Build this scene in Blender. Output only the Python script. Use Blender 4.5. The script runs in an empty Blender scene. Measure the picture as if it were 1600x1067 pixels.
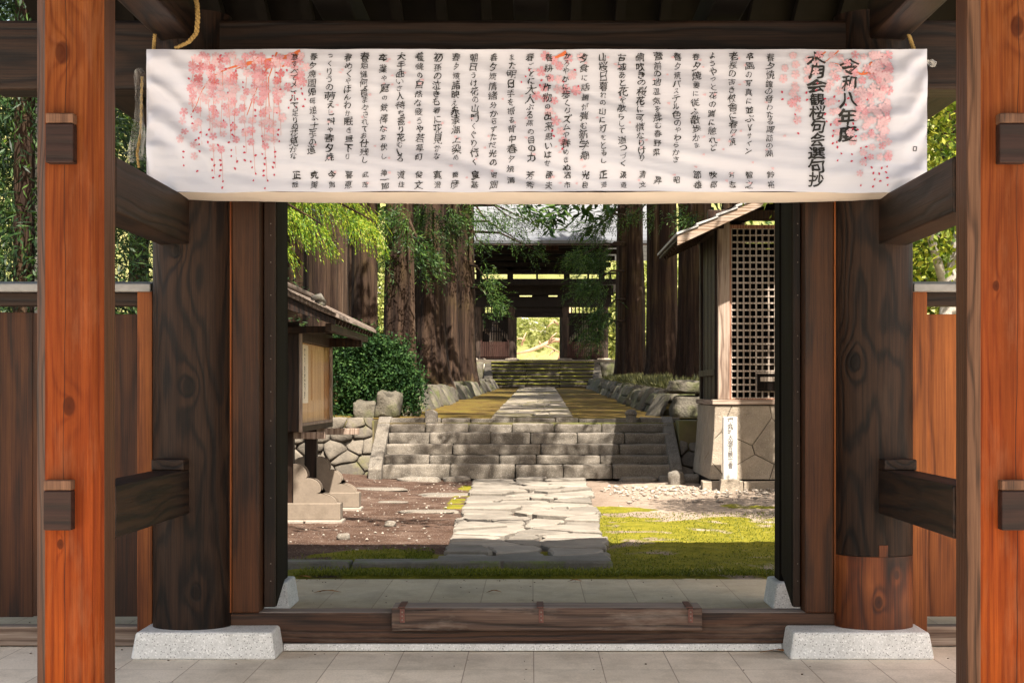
import bpy, bmesh, math, random
import numpy as np
from mathutils import Vector, Matrix, noise

SC = bpy.context.scene
COL = SC.collection
R = math.radians
# ------------------------------------------------------------------ camera
H = 1.32; F = 2740.0; CX = 830.0; CY = 615.0
def PX(px, Y): return (px - CX) / F * Y
def PZ(py, Y): return H + (CY - py) / F * Y
cam_d = bpy.data.cameras.new('camera'); cam = bpy.data.objects.new('camera', cam_d); COL.objects.link(cam)
cam.location = (0, 0, H); cam.rotation_euler = (R(90), 0, 0)
cam_d.sensor_width = 36; cam_d.lens = F / 1600 * 36
cam_d.shift_x = -(CX - 800) / 1600; cam_d.shift_y = (CY - 533.5) / 1600
cam_d.clip_start = 0.1; cam_d.clip_end = 3000
SC.camera = cam
# ------------------------------------------------------------------ light
SUN_EL, SUN_AZ = 56.0, 20.0          # sun behind the camera and to the right
w = bpy.data.worlds.new('World'); SC.world = w; w.use_nodes = True
nt = w.node_tree
sky = nt.nodes.new('ShaderNodeTexSky'); sky.sky_type = 'NISHITA'; sky.sun_disc = False
sky.sun_elevation = R(SUN_EL); sky.sun_rotation = R(180 - SUN_AZ); sky.dust_density = 2.0; sky.air_density = 1.0; sky.ozone_density = 1.0
tint = nt.nodes.new('ShaderNodeMix'); tint.data_type = 'RGBA'; tint.blend_type = 'MULTIPLY'; tint.inputs['Factor'].default_value = 1.0
tint.inputs[7].default_value = (1.0, .845, .67, 1)          # the photograph's warm white balance
nt.links.new(sky.outputs[0], tint.inputs[6]); nt.links.new(tint.outputs[2], nt.nodes['Background'].inputs[0])
nt.nodes['Background'].inputs[1].default_value = 0.125
sd = bpy.data.lights.new('sun', 'SUN'); sun = bpy.data.objects.new('sun', sd); COL.objects.link(sun)
sd.energy = 4.8; sd.angle = R(0.5); sd.color = (1.0, 0.93, 0.82)
SV = Vector((math.sin(R(SUN_AZ)) * math.cos(R(SUN_EL)), -math.cos(R(SUN_AZ)) * math.cos(R(SUN_EL)), math.sin(R(SUN_EL))))
sun.rotation_euler = (-SV).to_track_quat('-Z', 'Y').to_euler(); sun.location = (10, -20, 30)
SC.view_settings.view_transform = 'Standard'; SC.view_settings.look = 'None'
SC.view_settings.exposure = 2.15; SC.view_settings.gamma = 1.0
SC.render.engine = 'CYCLES'
SC.cycles.max_bounces = 8; SC.cycles.diffuse_bounces = 5; SC.cycles.transparent_max_bounces = 8
SC.cycles.use_denoising = True

# ------------------------------------------------------------------ helpers
ORI = {}
def tag(o, label=None, cat=None, group=None, kind=None):
    if label: o['label'] = label
    if cat: o['category'] = cat
    if group: o['group'] = group
    if kind: o['kind'] = kind
    return o
def thing(name, loc, label, cat, group=None):
    o = bpy.data.objects.new(name, None); o.empty_display_size = .2; COL.objects.link(o)
    o.location = loc; ORI[o.name] = Vector(loc)
    return tag(o, label, cat, group)
class MB:
    def __init__(s): s.v = []; s.f = []; s.m = []
    def add(s, vs, fs, mi=0):
        b = len(s.v); s.v += [tuple(p) for p in vs]
        s.f += [tuple(i + b for i in f) for f in fs]; s.m += [mi] * len(fs)
    def hexa(s, p, mi=0):      # 8 points: bottom 4 ccw, top 4 ccw
        s.add(p, [(3,2,1,0),(4,5,6,7),(0,1,5,4),(1,2,6,5),(2,3,7,6),(3,0,4,7)], mi)
    def box(s, x0, x1, y0, y1, z0, z1, mi=0, j=0, rng=None):
        p = [(x0,y0,z0),(x1,y0,z0),(x1,y1,z0),(x0,y1,z0),(x0,y0,z1),(x1,y0,z1),(x1,y1,z1),(x0,y1,z1)]
        if j: p = [(a + rng.uniform(-j,j), b + rng.uniform(-j,j), c + rng.uniform(-j,j)) for a,b,c in p]
        s.hexa(p, mi)
    def bar(s, a, b, w, h, mi=0, up=(0,0,1)):   # box along a->b
        a = Vector(a); b = Vector(b); d = (b-a).normalized(); u = Vector(up)
        r = d.cross(u).normalized(); u = r.cross(d).normalized()
        q = [(-1,-1),(1,-1),(1,1),(-1,1)]
        vs = [a + r*(i*w/2) + u*(k*h/2) for i,k in q] + [b + r*(i*w/2) + u*(k*h/2) for i,k in q]
        s.add(vs, [(0,1,2,3),(7,6,5,4),(1,0,4,5),(2,1,5,6),(3,2,6,7),(0,3,7,4)], mi)
    def prism(s, pts, axis, a, b, mi=0):         # polygon extruded along an axis; pts are the other two coords in order
        def mk(p, t):
            return {'x': (t, p[0], p[1]), 'y': (p[0], t, p[1]), 'z': (p[0], p[1], t)}[axis]
        n = len(pts); vs = [mk(p, a) for p in pts] + [mk(p, b) for p in pts]
        s.add(vs, [tuple(range(n)), tuple(range(2*n-1, n-1, -1))] + [(i, i+n, (i+1)%n+n, (i+1)%n) for i in range(n)], mi)
    def tube(s, path, rad, n=8, mi=0, cap=True):
        path = [Vector(p) for p in path]; k = len(path); rings = []
        u = None
        for i, p in enumerate(path):
            d = (path[min(i+1,k-1)] - path[max(i-1,0)]).normalized()
            if u is None: u = d.orthogonal().normalized()
            u = (u - d*u.dot(d)).normalized(); v = d.cross(u)
            r = rad[i] if hasattr(rad, '__len__') else rad
            rings.append([p + (u*math.cos(t) + v*math.sin(t))*r for t in [2*math.pi*j/n for j in range(n)]])
        vs = [q for r_ in rings for q in r_]
        fs = [(i*n+j, i*n+(j+1)%n, (i+1)*n+(j+1)%n, (i+1)*n+j) for i in range(k-1) for j in range(n)]
        if cap: fs += [tuple(range(n-1,-1,-1)), tuple(range((k-1)*n, k*n))]
        s.add(vs, fs, mi)
    def build(s, name, mats, parent=None, bevel=0, smooth=False, seg=2, origin=None, fix=True):
        if not isinstance(mats, (list, tuple)): mats = [mats]
        if origin is not None: o0 = Vector(origin)
        else:
            a = np.array(s.v); lo = a.min(0); hi = a.max(0); o0 = Vector(((lo[0]+hi[0])/2, (lo[1]+hi[1])/2, lo[2]))
        me = bpy.data.meshes.new(name)
        me.from_pydata([(x-o0.x, y-o0.y, z-o0.z) for x,y,z in s.v], [], s.f)
        for m in mats: me.materials.append(m)
        me.polygons.foreach_set('material_index', s.m)
        if fix:
            bm = bmesh.new(); bm.from_mesh(me); bmesh.ops.recalc_face_normals(bm, faces=bm.faces); bm.to_mesh(me); bm.free()
        if smooth: me.polygons.foreach_set('use_smooth', [True]*len(s.f))
        o = bpy.data.objects.new(name, me); COL.objects.link(o)
        if parent is not None: o.parent = parent; o.location = o0 - ORI[parent.name]
        else: o.location = o0
        ORI[o.name] = o0
        if bevel:
            b = o.modifiers.new('bevel', 'BEVEL'); b.width = bevel; b.segments = seg; b.limit_method = 'ANGLE'; b.angle_limit = R(35)
        return o
def np_mesh(name, V, Fc, mat, parent=None, origin=None, smooth=False):
    o0 = ORI[parent.name] if parent is not None else Vector(origin if origin is not None else (0,0,0))
    V = np.asarray(V, dtype=np.float32) - np.array(o0, dtype=np.float32)
    Fc = np.asarray(Fc, dtype=np.int32); k = Fc.shape[1]
    me = bpy.data.meshes.new(name)
    me.vertices.add(len(V)); me.vertices.foreach_set('co', V.ravel())
    me.loops.add(Fc.size); me.loops.foreach_set('vertex_index', Fc.ravel())
    me.polygons.add(len(Fc)); me.polygons.foreach_set('loop_start', np.arange(0, Fc.size, k, dtype=np.int32))
    me.materials.append(mat)
    if smooth: me.polygons.foreach_set('use_smooth', [True]*len(Fc))
    me.update(calc_edges=True); me.validate()
    o = bpy.data.objects.new(name, me); COL.objects.link(o)
    if parent is not None: o.parent = parent
    else: o.location = o0
    ORI[o.name] = o0
    return o
def fbm(x, y, z, o=4): return noise.fractal(Vector((x, y, z)), 1.0, 2.0, o)

# ------------------------------------------------------------------ node helpers
class NT:
    def __init__(s, name):
        s.m = bpy.data.materials.new(name); s.m.use_nodes = True; s.t = s.m.node_tree
        s.b = s.t.nodes['Principled BSDF']; s.out = s.t.nodes['Material Output']
        s.tc = None
    def n(s, typ, **kw):
        nd = s.t.nodes.new('ShaderNode' + typ)
        for k, v in kw.items(): setattr(nd, k, v)
        return nd
    def put(s, sock, val):
        if isinstance(val, bpy.types.NodeSocket): s.t.links.new(val, sock)
        elif val is not None: sock.default_value = val
    def obj(s):
        if s.tc is None: s.tc = s.n('TexCoord')
        return s.tc.outputs['Object']
    def pos(s): return s.n('NewGeometry').outputs['Position']
    def island(s): return s.n('NewGeometry').outputs['Random Per Island']
    def math(s, op, a, b=None, c=None, clamp=False):
        nd = s.n('Math', operation=op, use_clamp=clamp); s.put(nd.inputs[0], a)
        if b is not None: s.put(nd.inputs[1], b)
        if c is not None: s.put(nd.inputs[2], c)
        return nd.outputs[0]
    def vm(s, op, a, b=None):
        nd = s.n('VectorMath', operation=op); s.put(nd.inputs[0], a)
        if b is not None:
            if op == 'SCALE': s.put(nd.inputs['Scale'], b)
            else: s.put(nd.inputs[1], b)
        return nd.outputs['Value'] if op in ('LENGTH','DISTANCE','DOT_PRODUCT') else nd.outputs[0]
    def noise(s, v, scale, detail=4, rough=.55, dist=0, col=False):
        nd = s.n('TexNoise'); s.put(nd.inputs['Vector'], v); nd.inputs['Scale'].default_value = scale
        nd.inputs['Detail'].default_value = detail; nd.inputs['Roughness'].default_value = rough; nd.inputs['Distortion'].default_value = dist
        return nd.outputs['Color' if col else 'Fac']
    def ramp(s, fac, stops, interp='LINEAR'):
        nd = s.n('ValToRGB'); cr = nd.color_ramp; cr.interpolation = interp
        while len(cr.elements) < len(stops): cr.elements.new(.5)
        for e, (p, c) in zip(cr.elements, stops):
            e.position = p; e.color = (c[0], c[1], c[2], 1) if hasattr(c, '__len__') else (c, c, c, 1)
        s.put(nd.inputs[0], fac); return nd.outputs[0]
    def mix(s, fac, a, b, blend='MIX'):
        nd = s.n('Mix', data_type='RGBA', blend_type=blend)
        s.put(nd.inputs['Factor'], fac)
        for k, v in ((6, a), (7, b)):
            if hasattr(v, '__len__') and not isinstance(v, bpy.types.NodeSocket) and len(v) == 3: v = (*v, 1)
            s.put(nd.inputs[k], v)
        return nd.outputs[2]
    def bump(s, h, strength=.4, dist=.01):
        nd = s.n('Bump'); nd.inputs['Strength'].default_value = strength; nd.inputs['Distance'].default_value = dist
        s.put(nd.inputs['Height'], h); s.put(s.b.inputs['Normal'], nd.outputs[0]); return nd.outputs[0]
    def fin(s, col, rough=.7, spec=.3):
        s.put(s.b.inputs['Base Color'], col if isinstance(col, bpy.types.NodeSocket) else (*col, 1))
        s.put(s.b.inputs['Roughness'], rough); s.b.inputs['Specular IOR Level'].default_value = spec
        return s.m

def wood(name, stops, axis='z', knots=(), pith=(.02, .14), ringf=26., warp=.05, rough=.58, spec=.2, bump=.45,
         wear=None, check=None, fig=.55, grime=.5, tone=None, vary=0.0, gw=.38, streak=.55):
    """stops: ramp from early to late wood.  knots: (x, y, z, radius) in object space.  check: x of a drying crack on the face."""
    q = NT(name); p = q.obj()
    if axis != 'z':
        sp = q.n('SeparateXYZ'); q.put(sp.inputs[0], p); cb = q.n('CombineXYZ')
        o = {'x': ('Y', 'Z', 'X'), 'y': ('X', 'Z', 'Y')}[axis]
        for i, k in enumerate(o): q.put(cb.inputs[i], sp.outputs[k])
        p = cb.outputs[0]
    oi = q.n('ObjectInfo').outputs['Random']
    off = q.vm('SCALE', (3.1, 7.7, 11.3), q.math('ADD', oi, 0.0))
    pl = q.vm('ADD', p, off) if vary else p
    lo = q.noise(q.vm('MULTIPLY', pl, (1.6, 1.6, .55)), 1.0, 2, .5, 0, True)
    d1 = q.vm('SCALE', q.vm('SUBTRACT', lo, (.5,.5,.5)), .22 * fig)
    md = q.noise(q.vm('MULTIPLY', pl, (7, 7, 1.6)), 1.0, 2, .5, 0, True)
    d2 = q.vm('SCALE', q.vm('SUBTRACT', md, (.5,.5,.5)), warp)
    pw = q.vm('ADD', q.vm('ADD', p, d1), d2)
    flat = q.vm('MULTIPLY', q.vm('SUBTRACT', pw, (pith[0], pith[1], 0)), (1, 1, .0))
    r = q.vm('LENGTH', flat)
    dark = None
    for (kx, ky, kz, kr) in knots:
        dk = q.vm('LENGTH', q.vm('MULTIPLY', q.vm('SUBTRACT', p, (kx, ky, kz)), (1.0, .35, .62)))
        g = q.math('EXPONENT', q.math('MULTIPLY', q.math('POWER', q.math('DIVIDE', dk, kr*2.0), 1.5), -1))
        r = q.math('ADD', r, q.math('MULTIPLY', g, kr*1.5))
        core = q.math('SUBTRACT', 1.0, q.math('DIVIDE', dk, kr*1.25), clamp=True)
        dark = core if dark is None else q.math('MAXIMUM', dark, core)
    ph = q.math('MULTIPLY', r, ringf * 2 * math.pi)
    sn = q.math('MULTIPLY_ADD', q.math('SINE', ph), .5, .5)
    late = q.math('POWER', sn, 3.0)
    fib = q.noise(q.vm('MULTIPLY', pl, (130, 130, 2.4)), 1.0, 3, .65)
    big = q.noise(q.vm('MULTIPLY', pl, (3.5, 3.5, .8)), 1.0, 4, .6)
    t = q.math('ADD', q.math('MULTIPLY', late, gw), q.math('ADD', q.math('MULTIPLY', q.math('SUBTRACT', fib, .5), 1.25), q.math('MULTIPLY', big, .50)))
    col = q.ramp(t, [(i / (len(stops)-1) * .62 + .14, c) for i, c in enumerate(stops)])
    gr = q.ramp(q.noise(pl, 1.7, 6, .65), [(.35, 0), (.75, 1)])
    col = q.mix(q.math('MULTIPLY', gr, grime*.5), col, q.mix(1.0, col, (.35,.32,.32), 'MULTIPLY'))
    stk = q.ramp(q.noise(q.vm('MULTIPLY', pl, (22, 22, .45)), 1.0, 5, .7), [(.40, .0), (.62, 1)])
    col = q.mix(q.math('MULTIPLY', stk, streak), col, q.mix(1.0, col, (.42,.34,.30), 'MULTIPLY'))
    if tone:    # (z0, z1, colour_low, colour_high): colour multiplier along the length
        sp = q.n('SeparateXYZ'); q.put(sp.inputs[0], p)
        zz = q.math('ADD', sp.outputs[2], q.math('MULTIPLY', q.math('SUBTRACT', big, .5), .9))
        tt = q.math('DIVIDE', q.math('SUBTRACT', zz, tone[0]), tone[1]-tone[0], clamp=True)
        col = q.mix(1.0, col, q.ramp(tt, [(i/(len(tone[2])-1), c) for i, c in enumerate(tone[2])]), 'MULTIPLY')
    if wear:    # pale weathered film in patches: (amount, colour)
        wm = q.ramp(q.noise(q.vm('MULTIPLY', pl, (9, 9, 2)), 1.0, 5, .7), [(.52, 0), (.78, 1)])
        col = q.mix(q.math('MULTIPLY', wm, wear[0]), col, wear[1])
    if dark is not None:
        col = q.mix(q.ramp(dark, [(0, 0), (.25, .75), (.6, .8), (1, .95)]), col, (stops[-1][0]*.35, stops[-1][1]*.3, stops[-1][2]*.3))
    if check is not None:
        sp2 = q.n('SeparateXYZ'); q.put(sp2.inputs[0], p)
        cz = q.noise(q.vm('MULTIPLY', p, (0, 0, 1)), 1.3, 3, .5)
        dx = q.math('ABSOLUTE', q.math('SUBTRACT', q.math('SUBTRACT', sp2.outputs[0], check), q.math('MULTIPLY', q.math('SUBTRACT', cz, .5), .05)))
        ck = q.math('SUBTRACT', 1.0, q.math('DIVIDE', dx, .0026), clamp=True)
        col = q.mix(ck, col, (.012, .006, .004))
    hgt = q.math('ADD', q.math('MULTIPLY', late, -.5), q.math('MULTIPLY', fib, .5))
    q.bump(hgt, bump, .006)
    rr = q.math('ADD', rough - .12, q.math('MULTIPLY', big, .25))
    return q.fin(col, rr, spec)

def stone(name, dark, light, rnd=.35, sc=5., speck=None, moss=None, bump=.5, bd=.02, rough=.9, blot=.5):
    q = NT(name); p = q.obj()
    a = q.noise(p, sc, 7, .65); b = q.noise(p, sc*.35, 4, .6); c = q.noise(p, sc*9, 4, .7)
    t = q.math('ADD', q.math('MULTIPLY', a, .5), q.math('ADD', q.math('MULTIPLY', b, .3), q.math('MULTIPLY', c, .2)))
    col = q.ramp(t, [(.33, dark), (.68, light)])
    isl = q.math('MULTIPLY_ADD', q.island(), rnd, 1 - rnd*.5)
    sc2 = q.n('CombineXYZ')
    for i in range(3): q.put(sc2.inputs[i], isl)
    col = q.mix(1.0, col, sc2.outputs[0], 'MULTIPLY')
    if blot:
        bl = q.ramp(q.noise(p, sc*.8, 5, .7), [(.52, 0), (.66, 1)])
        col = q.mix(q.math('MULTIPLY', bl, blot), col, q.mix(1.0, col, (.45,.43,.40), 'MULTIPLY'))
    if speck:
        v = q.n('TexVoronoi'); q.put(v.inputs['Vector'], p); v.inputs['Scale'].default_value = speck[0]
        col = q.mix(q.ramp(v.outputs['Distance'], [(.12, 1), (.3, 0)]), col, speck[1])
        col = q.mix(q.ramp(q.noise(p, speck[0]*1.3, 2), [(.58, 0), (.66, .8)]), col, speck[2])
    if moss:
        nz = q.n('SeparateXYZ'); q.put(nz.inputs[0], q.n('NewGeometry').outputs['Normal'])
        m1 = q.ramp(q.noise(p, moss[2], 5, .7), [(moss[3]-.06, 0), (moss[3]+.1, 1)])
        m2 = q.math('MULTIPLY_ADD', nz.outputs[2], moss[4], 1-moss[4], clamp=True)
        col = q.mix(q.math('MULTIPLY', m1, m2), col, q.mix(c, moss[0], moss[1]))
    q.bump(q.math('ADD', a, q.math('MULTIPLY', c, .6)), bump, bd)
    return q.fin(col, rough, .25)

def leafmat(name, stops, trans=.35, clump=.9, rough=.5, spec=.2):
    q = NT(name); p = q.pos()
    t = q.math('ADD', q.math('MULTIPLY', q.island(), .55), q.math('MULTIPLY', q.noise(p, clump, 3, .6), .5))
    col = q.ramp(t, [(.2 + .6*i/(len(stops)-1), c) for i, c in enumerate(stops)])
    q.fin(col, rough, spec)
    tr = q.n('BsdfTranslucent'); q.put(tr.inputs[0], q.mix(1.0, col, (1.25, 1.3, .6), 'MULTIPLY'))
    mx = q.n('MixShader'); mx.inputs[0].default_value = trans
    q.t.links.new(q.b.outputs[0], mx.inputs[1]); q.t.links.new(tr.outputs[0], mx.inputs[2]); q.t.links.new(mx.outputs[0], q.out.inputs[0])
    return q.m
def plain(name, col, rough=.6, spec=.3, var=.15, sc=6., metal=0, bump=0):
    q = NT(name); a = q.noise(q.obj(), sc, 5, .6)
    c = q.ramp(a, [(.3, [v*(1-var) for v in col]), (.7, [min(1, v*(1+var)) for v in col])])
    q.b.inputs['Metallic'].default_value = metal
    if bump: q.bump(q.noise(q.obj(), sc*6, 4), bump, .005)
    return q.fin(c, rough, spec)
rng = random.Random(7)
# ------------------------------------------------------------------ materials
DK = [(.027,.0130,.0070), (.0110,.0056,.0036), (.0036,.0022,.0017)]
M_dark = wood('dark_timber', DK, 'z', vary=1, wear=(.25, (.04,.027,.02)))
M_darkx = wood('dark_timber_across', DK, 'x', vary=1, wear=(.25, (.04,.027,.02)))
M_darky = wood('dark_timber_deep', DK, 'y', vary=1, wear=(.2, (.04,.027,.02)))
M_black = wood('black_timber', [(.008,.005,.0038), (.005,.0033,.0025), (.003,.002,.0017)], 'z', vary=1, rough=.75, spec=.06)
M_soot = plain('sooty_roof_timber', (.0060,.0045,.0035), .8, .1, .4, 4)
M_jamb = wood('jamb_timber', [(.0375,.0158,.0064), (.0210,.0094,.0045), (.0090,.0049,.0034)], 'z', vary=1, grime=1.0)
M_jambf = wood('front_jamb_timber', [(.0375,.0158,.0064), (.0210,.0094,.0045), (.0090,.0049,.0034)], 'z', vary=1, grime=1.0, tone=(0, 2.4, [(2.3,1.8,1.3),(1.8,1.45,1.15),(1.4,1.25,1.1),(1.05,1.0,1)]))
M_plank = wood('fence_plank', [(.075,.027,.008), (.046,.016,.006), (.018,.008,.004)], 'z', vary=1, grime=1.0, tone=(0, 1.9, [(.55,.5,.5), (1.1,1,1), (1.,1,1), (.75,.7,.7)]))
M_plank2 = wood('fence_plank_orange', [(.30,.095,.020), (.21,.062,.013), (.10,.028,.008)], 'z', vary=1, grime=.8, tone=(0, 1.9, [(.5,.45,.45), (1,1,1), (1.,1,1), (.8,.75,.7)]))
M_sill = wood('sill_timber', [(.075,.036,.021), (.036,.019,.013), (.016,.010,.008)], 'x', vary=1, wear=(.45, (.20,.13,.09)), ringf=42, fig=.3)
M_grey = wood('weathered_timber', [(.3220,.2590,.2100), (.2100,.1540,.1190), (.1120,.0770,.0595)], 'z', vary=1, rough=.8, spec=.15)
M_greyx = wood('weathered_timber_across', [(.3220,.2590,.2100), (.2100,.1540,.1190), (.1120,.0770,.0595)], 'x', vary=1, rough=.8, spec=.15)
M_greyy = wood('weathered_timber_deep', [(.2800,.2170,.1750), (.1820,.1330,.1050), (.0910,.0630,.0490)], 'y', vary=1, rough=.8, spec=.15)
M_end = wood('tenon_end', [(.022,.008,.0055), (.014,.0048,.003), (.007,.0028,.002)], 'x', vary=1, ringf=18, wear=(.05, (.06,.03,.02)))
M_granite = stone('pale_granite', (.42,.415,.40), (.66,.65,.63), 0, 8, (80., (.16,.155,.15), (.78,.77,.75)), bump=.3, bd=.005, rough=.75, blot=.3)
M_iron = plain('rusty_iron', (.10,.035,.025), .6, .4, .5, 30)
M_steel = plain('nail_head', (.16,.14,.12), .5, .4, .3, 40, .6)
POST = [(.1696,.0418,.0075), (.1263,.0267,.0047), (.0830,.0166,.0033)]
TONE = (0, 3.2, [(1.2,1.05,.6), (1.05,.85,.7), (.88,.80,.85), (.92,1.02,1.2), (.85,1.1,1.5)])  # varnish colour up the post, with some of its light painted in
# ------------------------------------------------------------------ temple gate (the near one)
gate = thing('temple_gate', (0, 9, 0), 'dark timber temple gate in front with two orange posts and white granite footings', 'gate')
M_stain = wood('stained_post_side', [(.085,.036,.018), (.050,.022,.012), (.022,.011,.007)], 'z', vary=1, ringf=60, fig=.4)
M_stain2 = wood('worn_post_corner', [(.13,.066,.038), (.085,.042,.024), (.035,.018,.011)], 'z', vary=1, ringf=60, fig=.4)
def oct_post(x0, x1, y0, y1, z0, z1, c):
    m = MB(); m.prism([(x0+c,y0),(x1-c,y0),(x1,y0+c),(x1,y1-c),(x1-c,y1),(x0+c,y1),(x0,y1-c),(x0,y0+c)], 'z', z0, z1); return m
for (xa, xb, kn, ck, tx) in ((-1.985, -1.714, [(-.022,-.13,2.68,.026), (.004,-.13,1.27,.022), (.05,-.13,2.93,.02), (-.03,-.13,.72,.012)], -.012, ((-1.922,-1.812),(-1.93,-1.82))),
                         (1.75, 2.021, [(.055,-.13,2.785,.024), (-.03,-.13,1.75,.012), (.09,-.13,.9,.02)], .055, ((1.853,1.962),(1.862,1.97)))):
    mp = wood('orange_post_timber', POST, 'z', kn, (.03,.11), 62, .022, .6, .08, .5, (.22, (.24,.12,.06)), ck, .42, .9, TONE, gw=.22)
    pm_ = oct_post(xa, xb, 7.0, 7.271, 0.0, 3.25, .044)
    if xa < 0: pm_.m[4] = 1; pm_.m[9] = 1       # faces: caps 0-1, front 2, right chamfer 3, right side 4, ... left side 8, left chamfer 9
    else: pm_.m[8] = 1; pm_.m[9] = 2
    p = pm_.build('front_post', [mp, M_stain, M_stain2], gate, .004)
    for (t, (z0, z1)) in zip(tx, ((2.233, 2.430), (.780, .978))):
        m = MB(); zt = z1 - .042; m.box(t[0], t[1], 6.935, 7.0, z0, zt); m.box(t[0], t[1], 6.938, 7.0, zt+.002, z1, 1); m.build('tenon', [M_end, M_stain2], p, .005)
# braces, rails, beams running front to back
for sx in (-1, 1):
    xi = -1.717 if sx < 0 else 1.745
    xo = xi + sx*.16
    for nm, za, zb, mm in (('upper_brace', 2.07, 2.302, M_darky), ('lower_rail', .72, .94, M_darky)):
        m = MB(); m.box(min(xi,xo), max(xi,xo), 7.26, 8.92, za, zb); m.build(nm, mm, gate, .008)
    m = MB(); m.box(min(xi+sx*.0,xo), max(xi,xo), 8.66, 8.86, .941, .995); m.build('wedge', M_darky, gate, .006)
    xi = -1.69 if sx < 0 else 1.70; xo = xi + sx*.19
    m = MB(); m.box(min(xi,xo), max(xi,xo), 5.2, 8.86, 3.1, 3.34); m.build('tie_beam', M_darky, gate, .012)
    m = MB(); m.box(min(sx*2.12,sx*2.3), max(sx*2.12,sx*2.3), 9.15, 12.0, 2.9, 3.2); m.build('rear_tie_beam', M_darky, gate, .012)
# main columns
def column(x, y, r, z0, z1, n=48, nz=24):
    m = MB(); pts = [(x, y, z0 + (z1-z0)*k/nz) for k in range(nz+1)]
    m.tube(pts, [r]*(nz+1), n); return m
kl = [(.02,-.2,1.22,.03), (-.04,-.2,1.90,.02), (.05,-.2,.19,.018), (-.1,-.18,.62,.012)]
kr = [(-.13,-.16,.98,.03), (.1,-.18,.25,.012)]
mcl = wood('left_column_timber', DK, 'z', kl, (.01,.02), 62, .05, .6, .15, .6, (.3,(.055,.036,.025)), .05, 1.15, gw=.42)
mcr = wood('right_column_timber', DK, 'z', kr, (-.01,.02), 62, .05, .6, .15, .6, (.3,(.055,.036,.025)), .04, 1.15, gw=.42)
mfoot = wood('column_foot_timber', [(.19,.055,.013), (.12,.032,.009), (.05,.014,.006)], 'z', [(-.01,-.2,.14,.018), (.085,-.18,.275,.013)], (0,.02), 48, .05, .55, .25, .4, None, -.09, .9, 1.0, tone=(.12, .46, [(.75,.7,.65),(1.1,1.1,1.1),(.8,.7,.65),(.2,.2,.22)]))
cl = column(-1.738, 9.0, .2, .134, 3.25).build('main_column', mcl, gate, 0, True)
crc = column(1.754, 9.0, .2, .503, 3.25).build('main_column', mcr, gate, 0, True)
m = column(1.754, 9.0, .2005, .134, .50, 48, 6)
f = m.build('column_foot', mfoot, crc, 0, True); tag(f, 'orange renewed foot spliced below the dark column')
for o in (cl, crc, f):
    e = o.modifiers.new('edge', 'EDGE_SPLIT'); e.split_angle = R(50)
m = MB(); m.box(1.745, 1.79, 8.796, 8.85, .50, .56); m.build('splice_tongue', mfoot, crc, .003)
def footing(x0, x1, y0, y1, z1, t=.022):
    m = MB(); m.hexa([(x0,y0,0),(x1,y0,0),(x1,y1,0),(x0,y1,0),(x0+t,y0+t,z1),(x1-t,y0+t,z1),(x1-t,y1-t,z1),(x0+t,y1-t,z1)]); return m
footing(-1.99, -1.268, 8.70, 9.34, .134).build('footing_stone', M_granite, gate, .012)
footing(1.283, 2.003, 8.70, 9.34, .134).build('footing_stone', M_granite, gate, .012)
for sx in (-1, 1):
    x0, x1 = sorted((sx*1.475, sx*1.86))
    footing(x0, x1, 10.70, 11.15, .165).build('footing_stone', M_granite, gate, .012)
    x0, x1 = sorted((sx*1.532, sx*1.80))
    oct_post(x0, x1, 10.80, 11.07, .165, 3.6, .03).build('rear_post', M_black, gate, .004)
M_worn = wood('foot_worn_timber', [(.36,.31,.28), (.25,.21,.19), (.13,.105,.095)], 'x', vary=1, ringf=40, fig=.3, rough=.75)
# sill, its granite bed and the clipped-on cover
m = MB(); m.box(-1.268, 1.283, 8.975, 9.24, 0.005, .04); m.build('sill_bed_stone', M_granite, gate, .004)
m = MB(); m.box(-1.56, 1.575, 8.99, 9.17, .042, .2); m.m[1] = 1; sill = m.build('sill', [M_sill, M_worn], gate, .007)
xa, xb = PX(612, 8.95), PX(1097, 8.95)
m = MB(); m.prism([(8.945,.112),(8.963,.112),(8.967,.206),(9.19,.206),(9.19,.228),(8.952,.228),(8.944,.214)], 'x', xa, xb)
m.m[6] = 1
cov = m.build('sill_cover', [wood('sill_cover_timber', [(.12,.075,.055), (.055,.034,.026), (.024,.017,.014)], 'x', vary=1, wear=(.6,(.30,.24,.2)), ringf=40, rough=.5, fig=.3), M_worn], gate, .004)
for px in (628.5, 845.5, 1079):
    x = PX(px, 8.94)
    m = MB(); m.box(x-.012, x+.012, 8.936, 8.943, .155, .224); m.box(x-.022, x+.012, 8.937, 9.19, .2295, .234)
    s = m.build('iron_strap', M_iron, cov, .001)
    for k in range(3):
        m.__init__(); z = .168 + .02*k; m.tube([(x, 8.9355, z), (x, 8.933, z)], [.0045,.003], 8)
        m.build('rivet', M_steel, cov)
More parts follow.
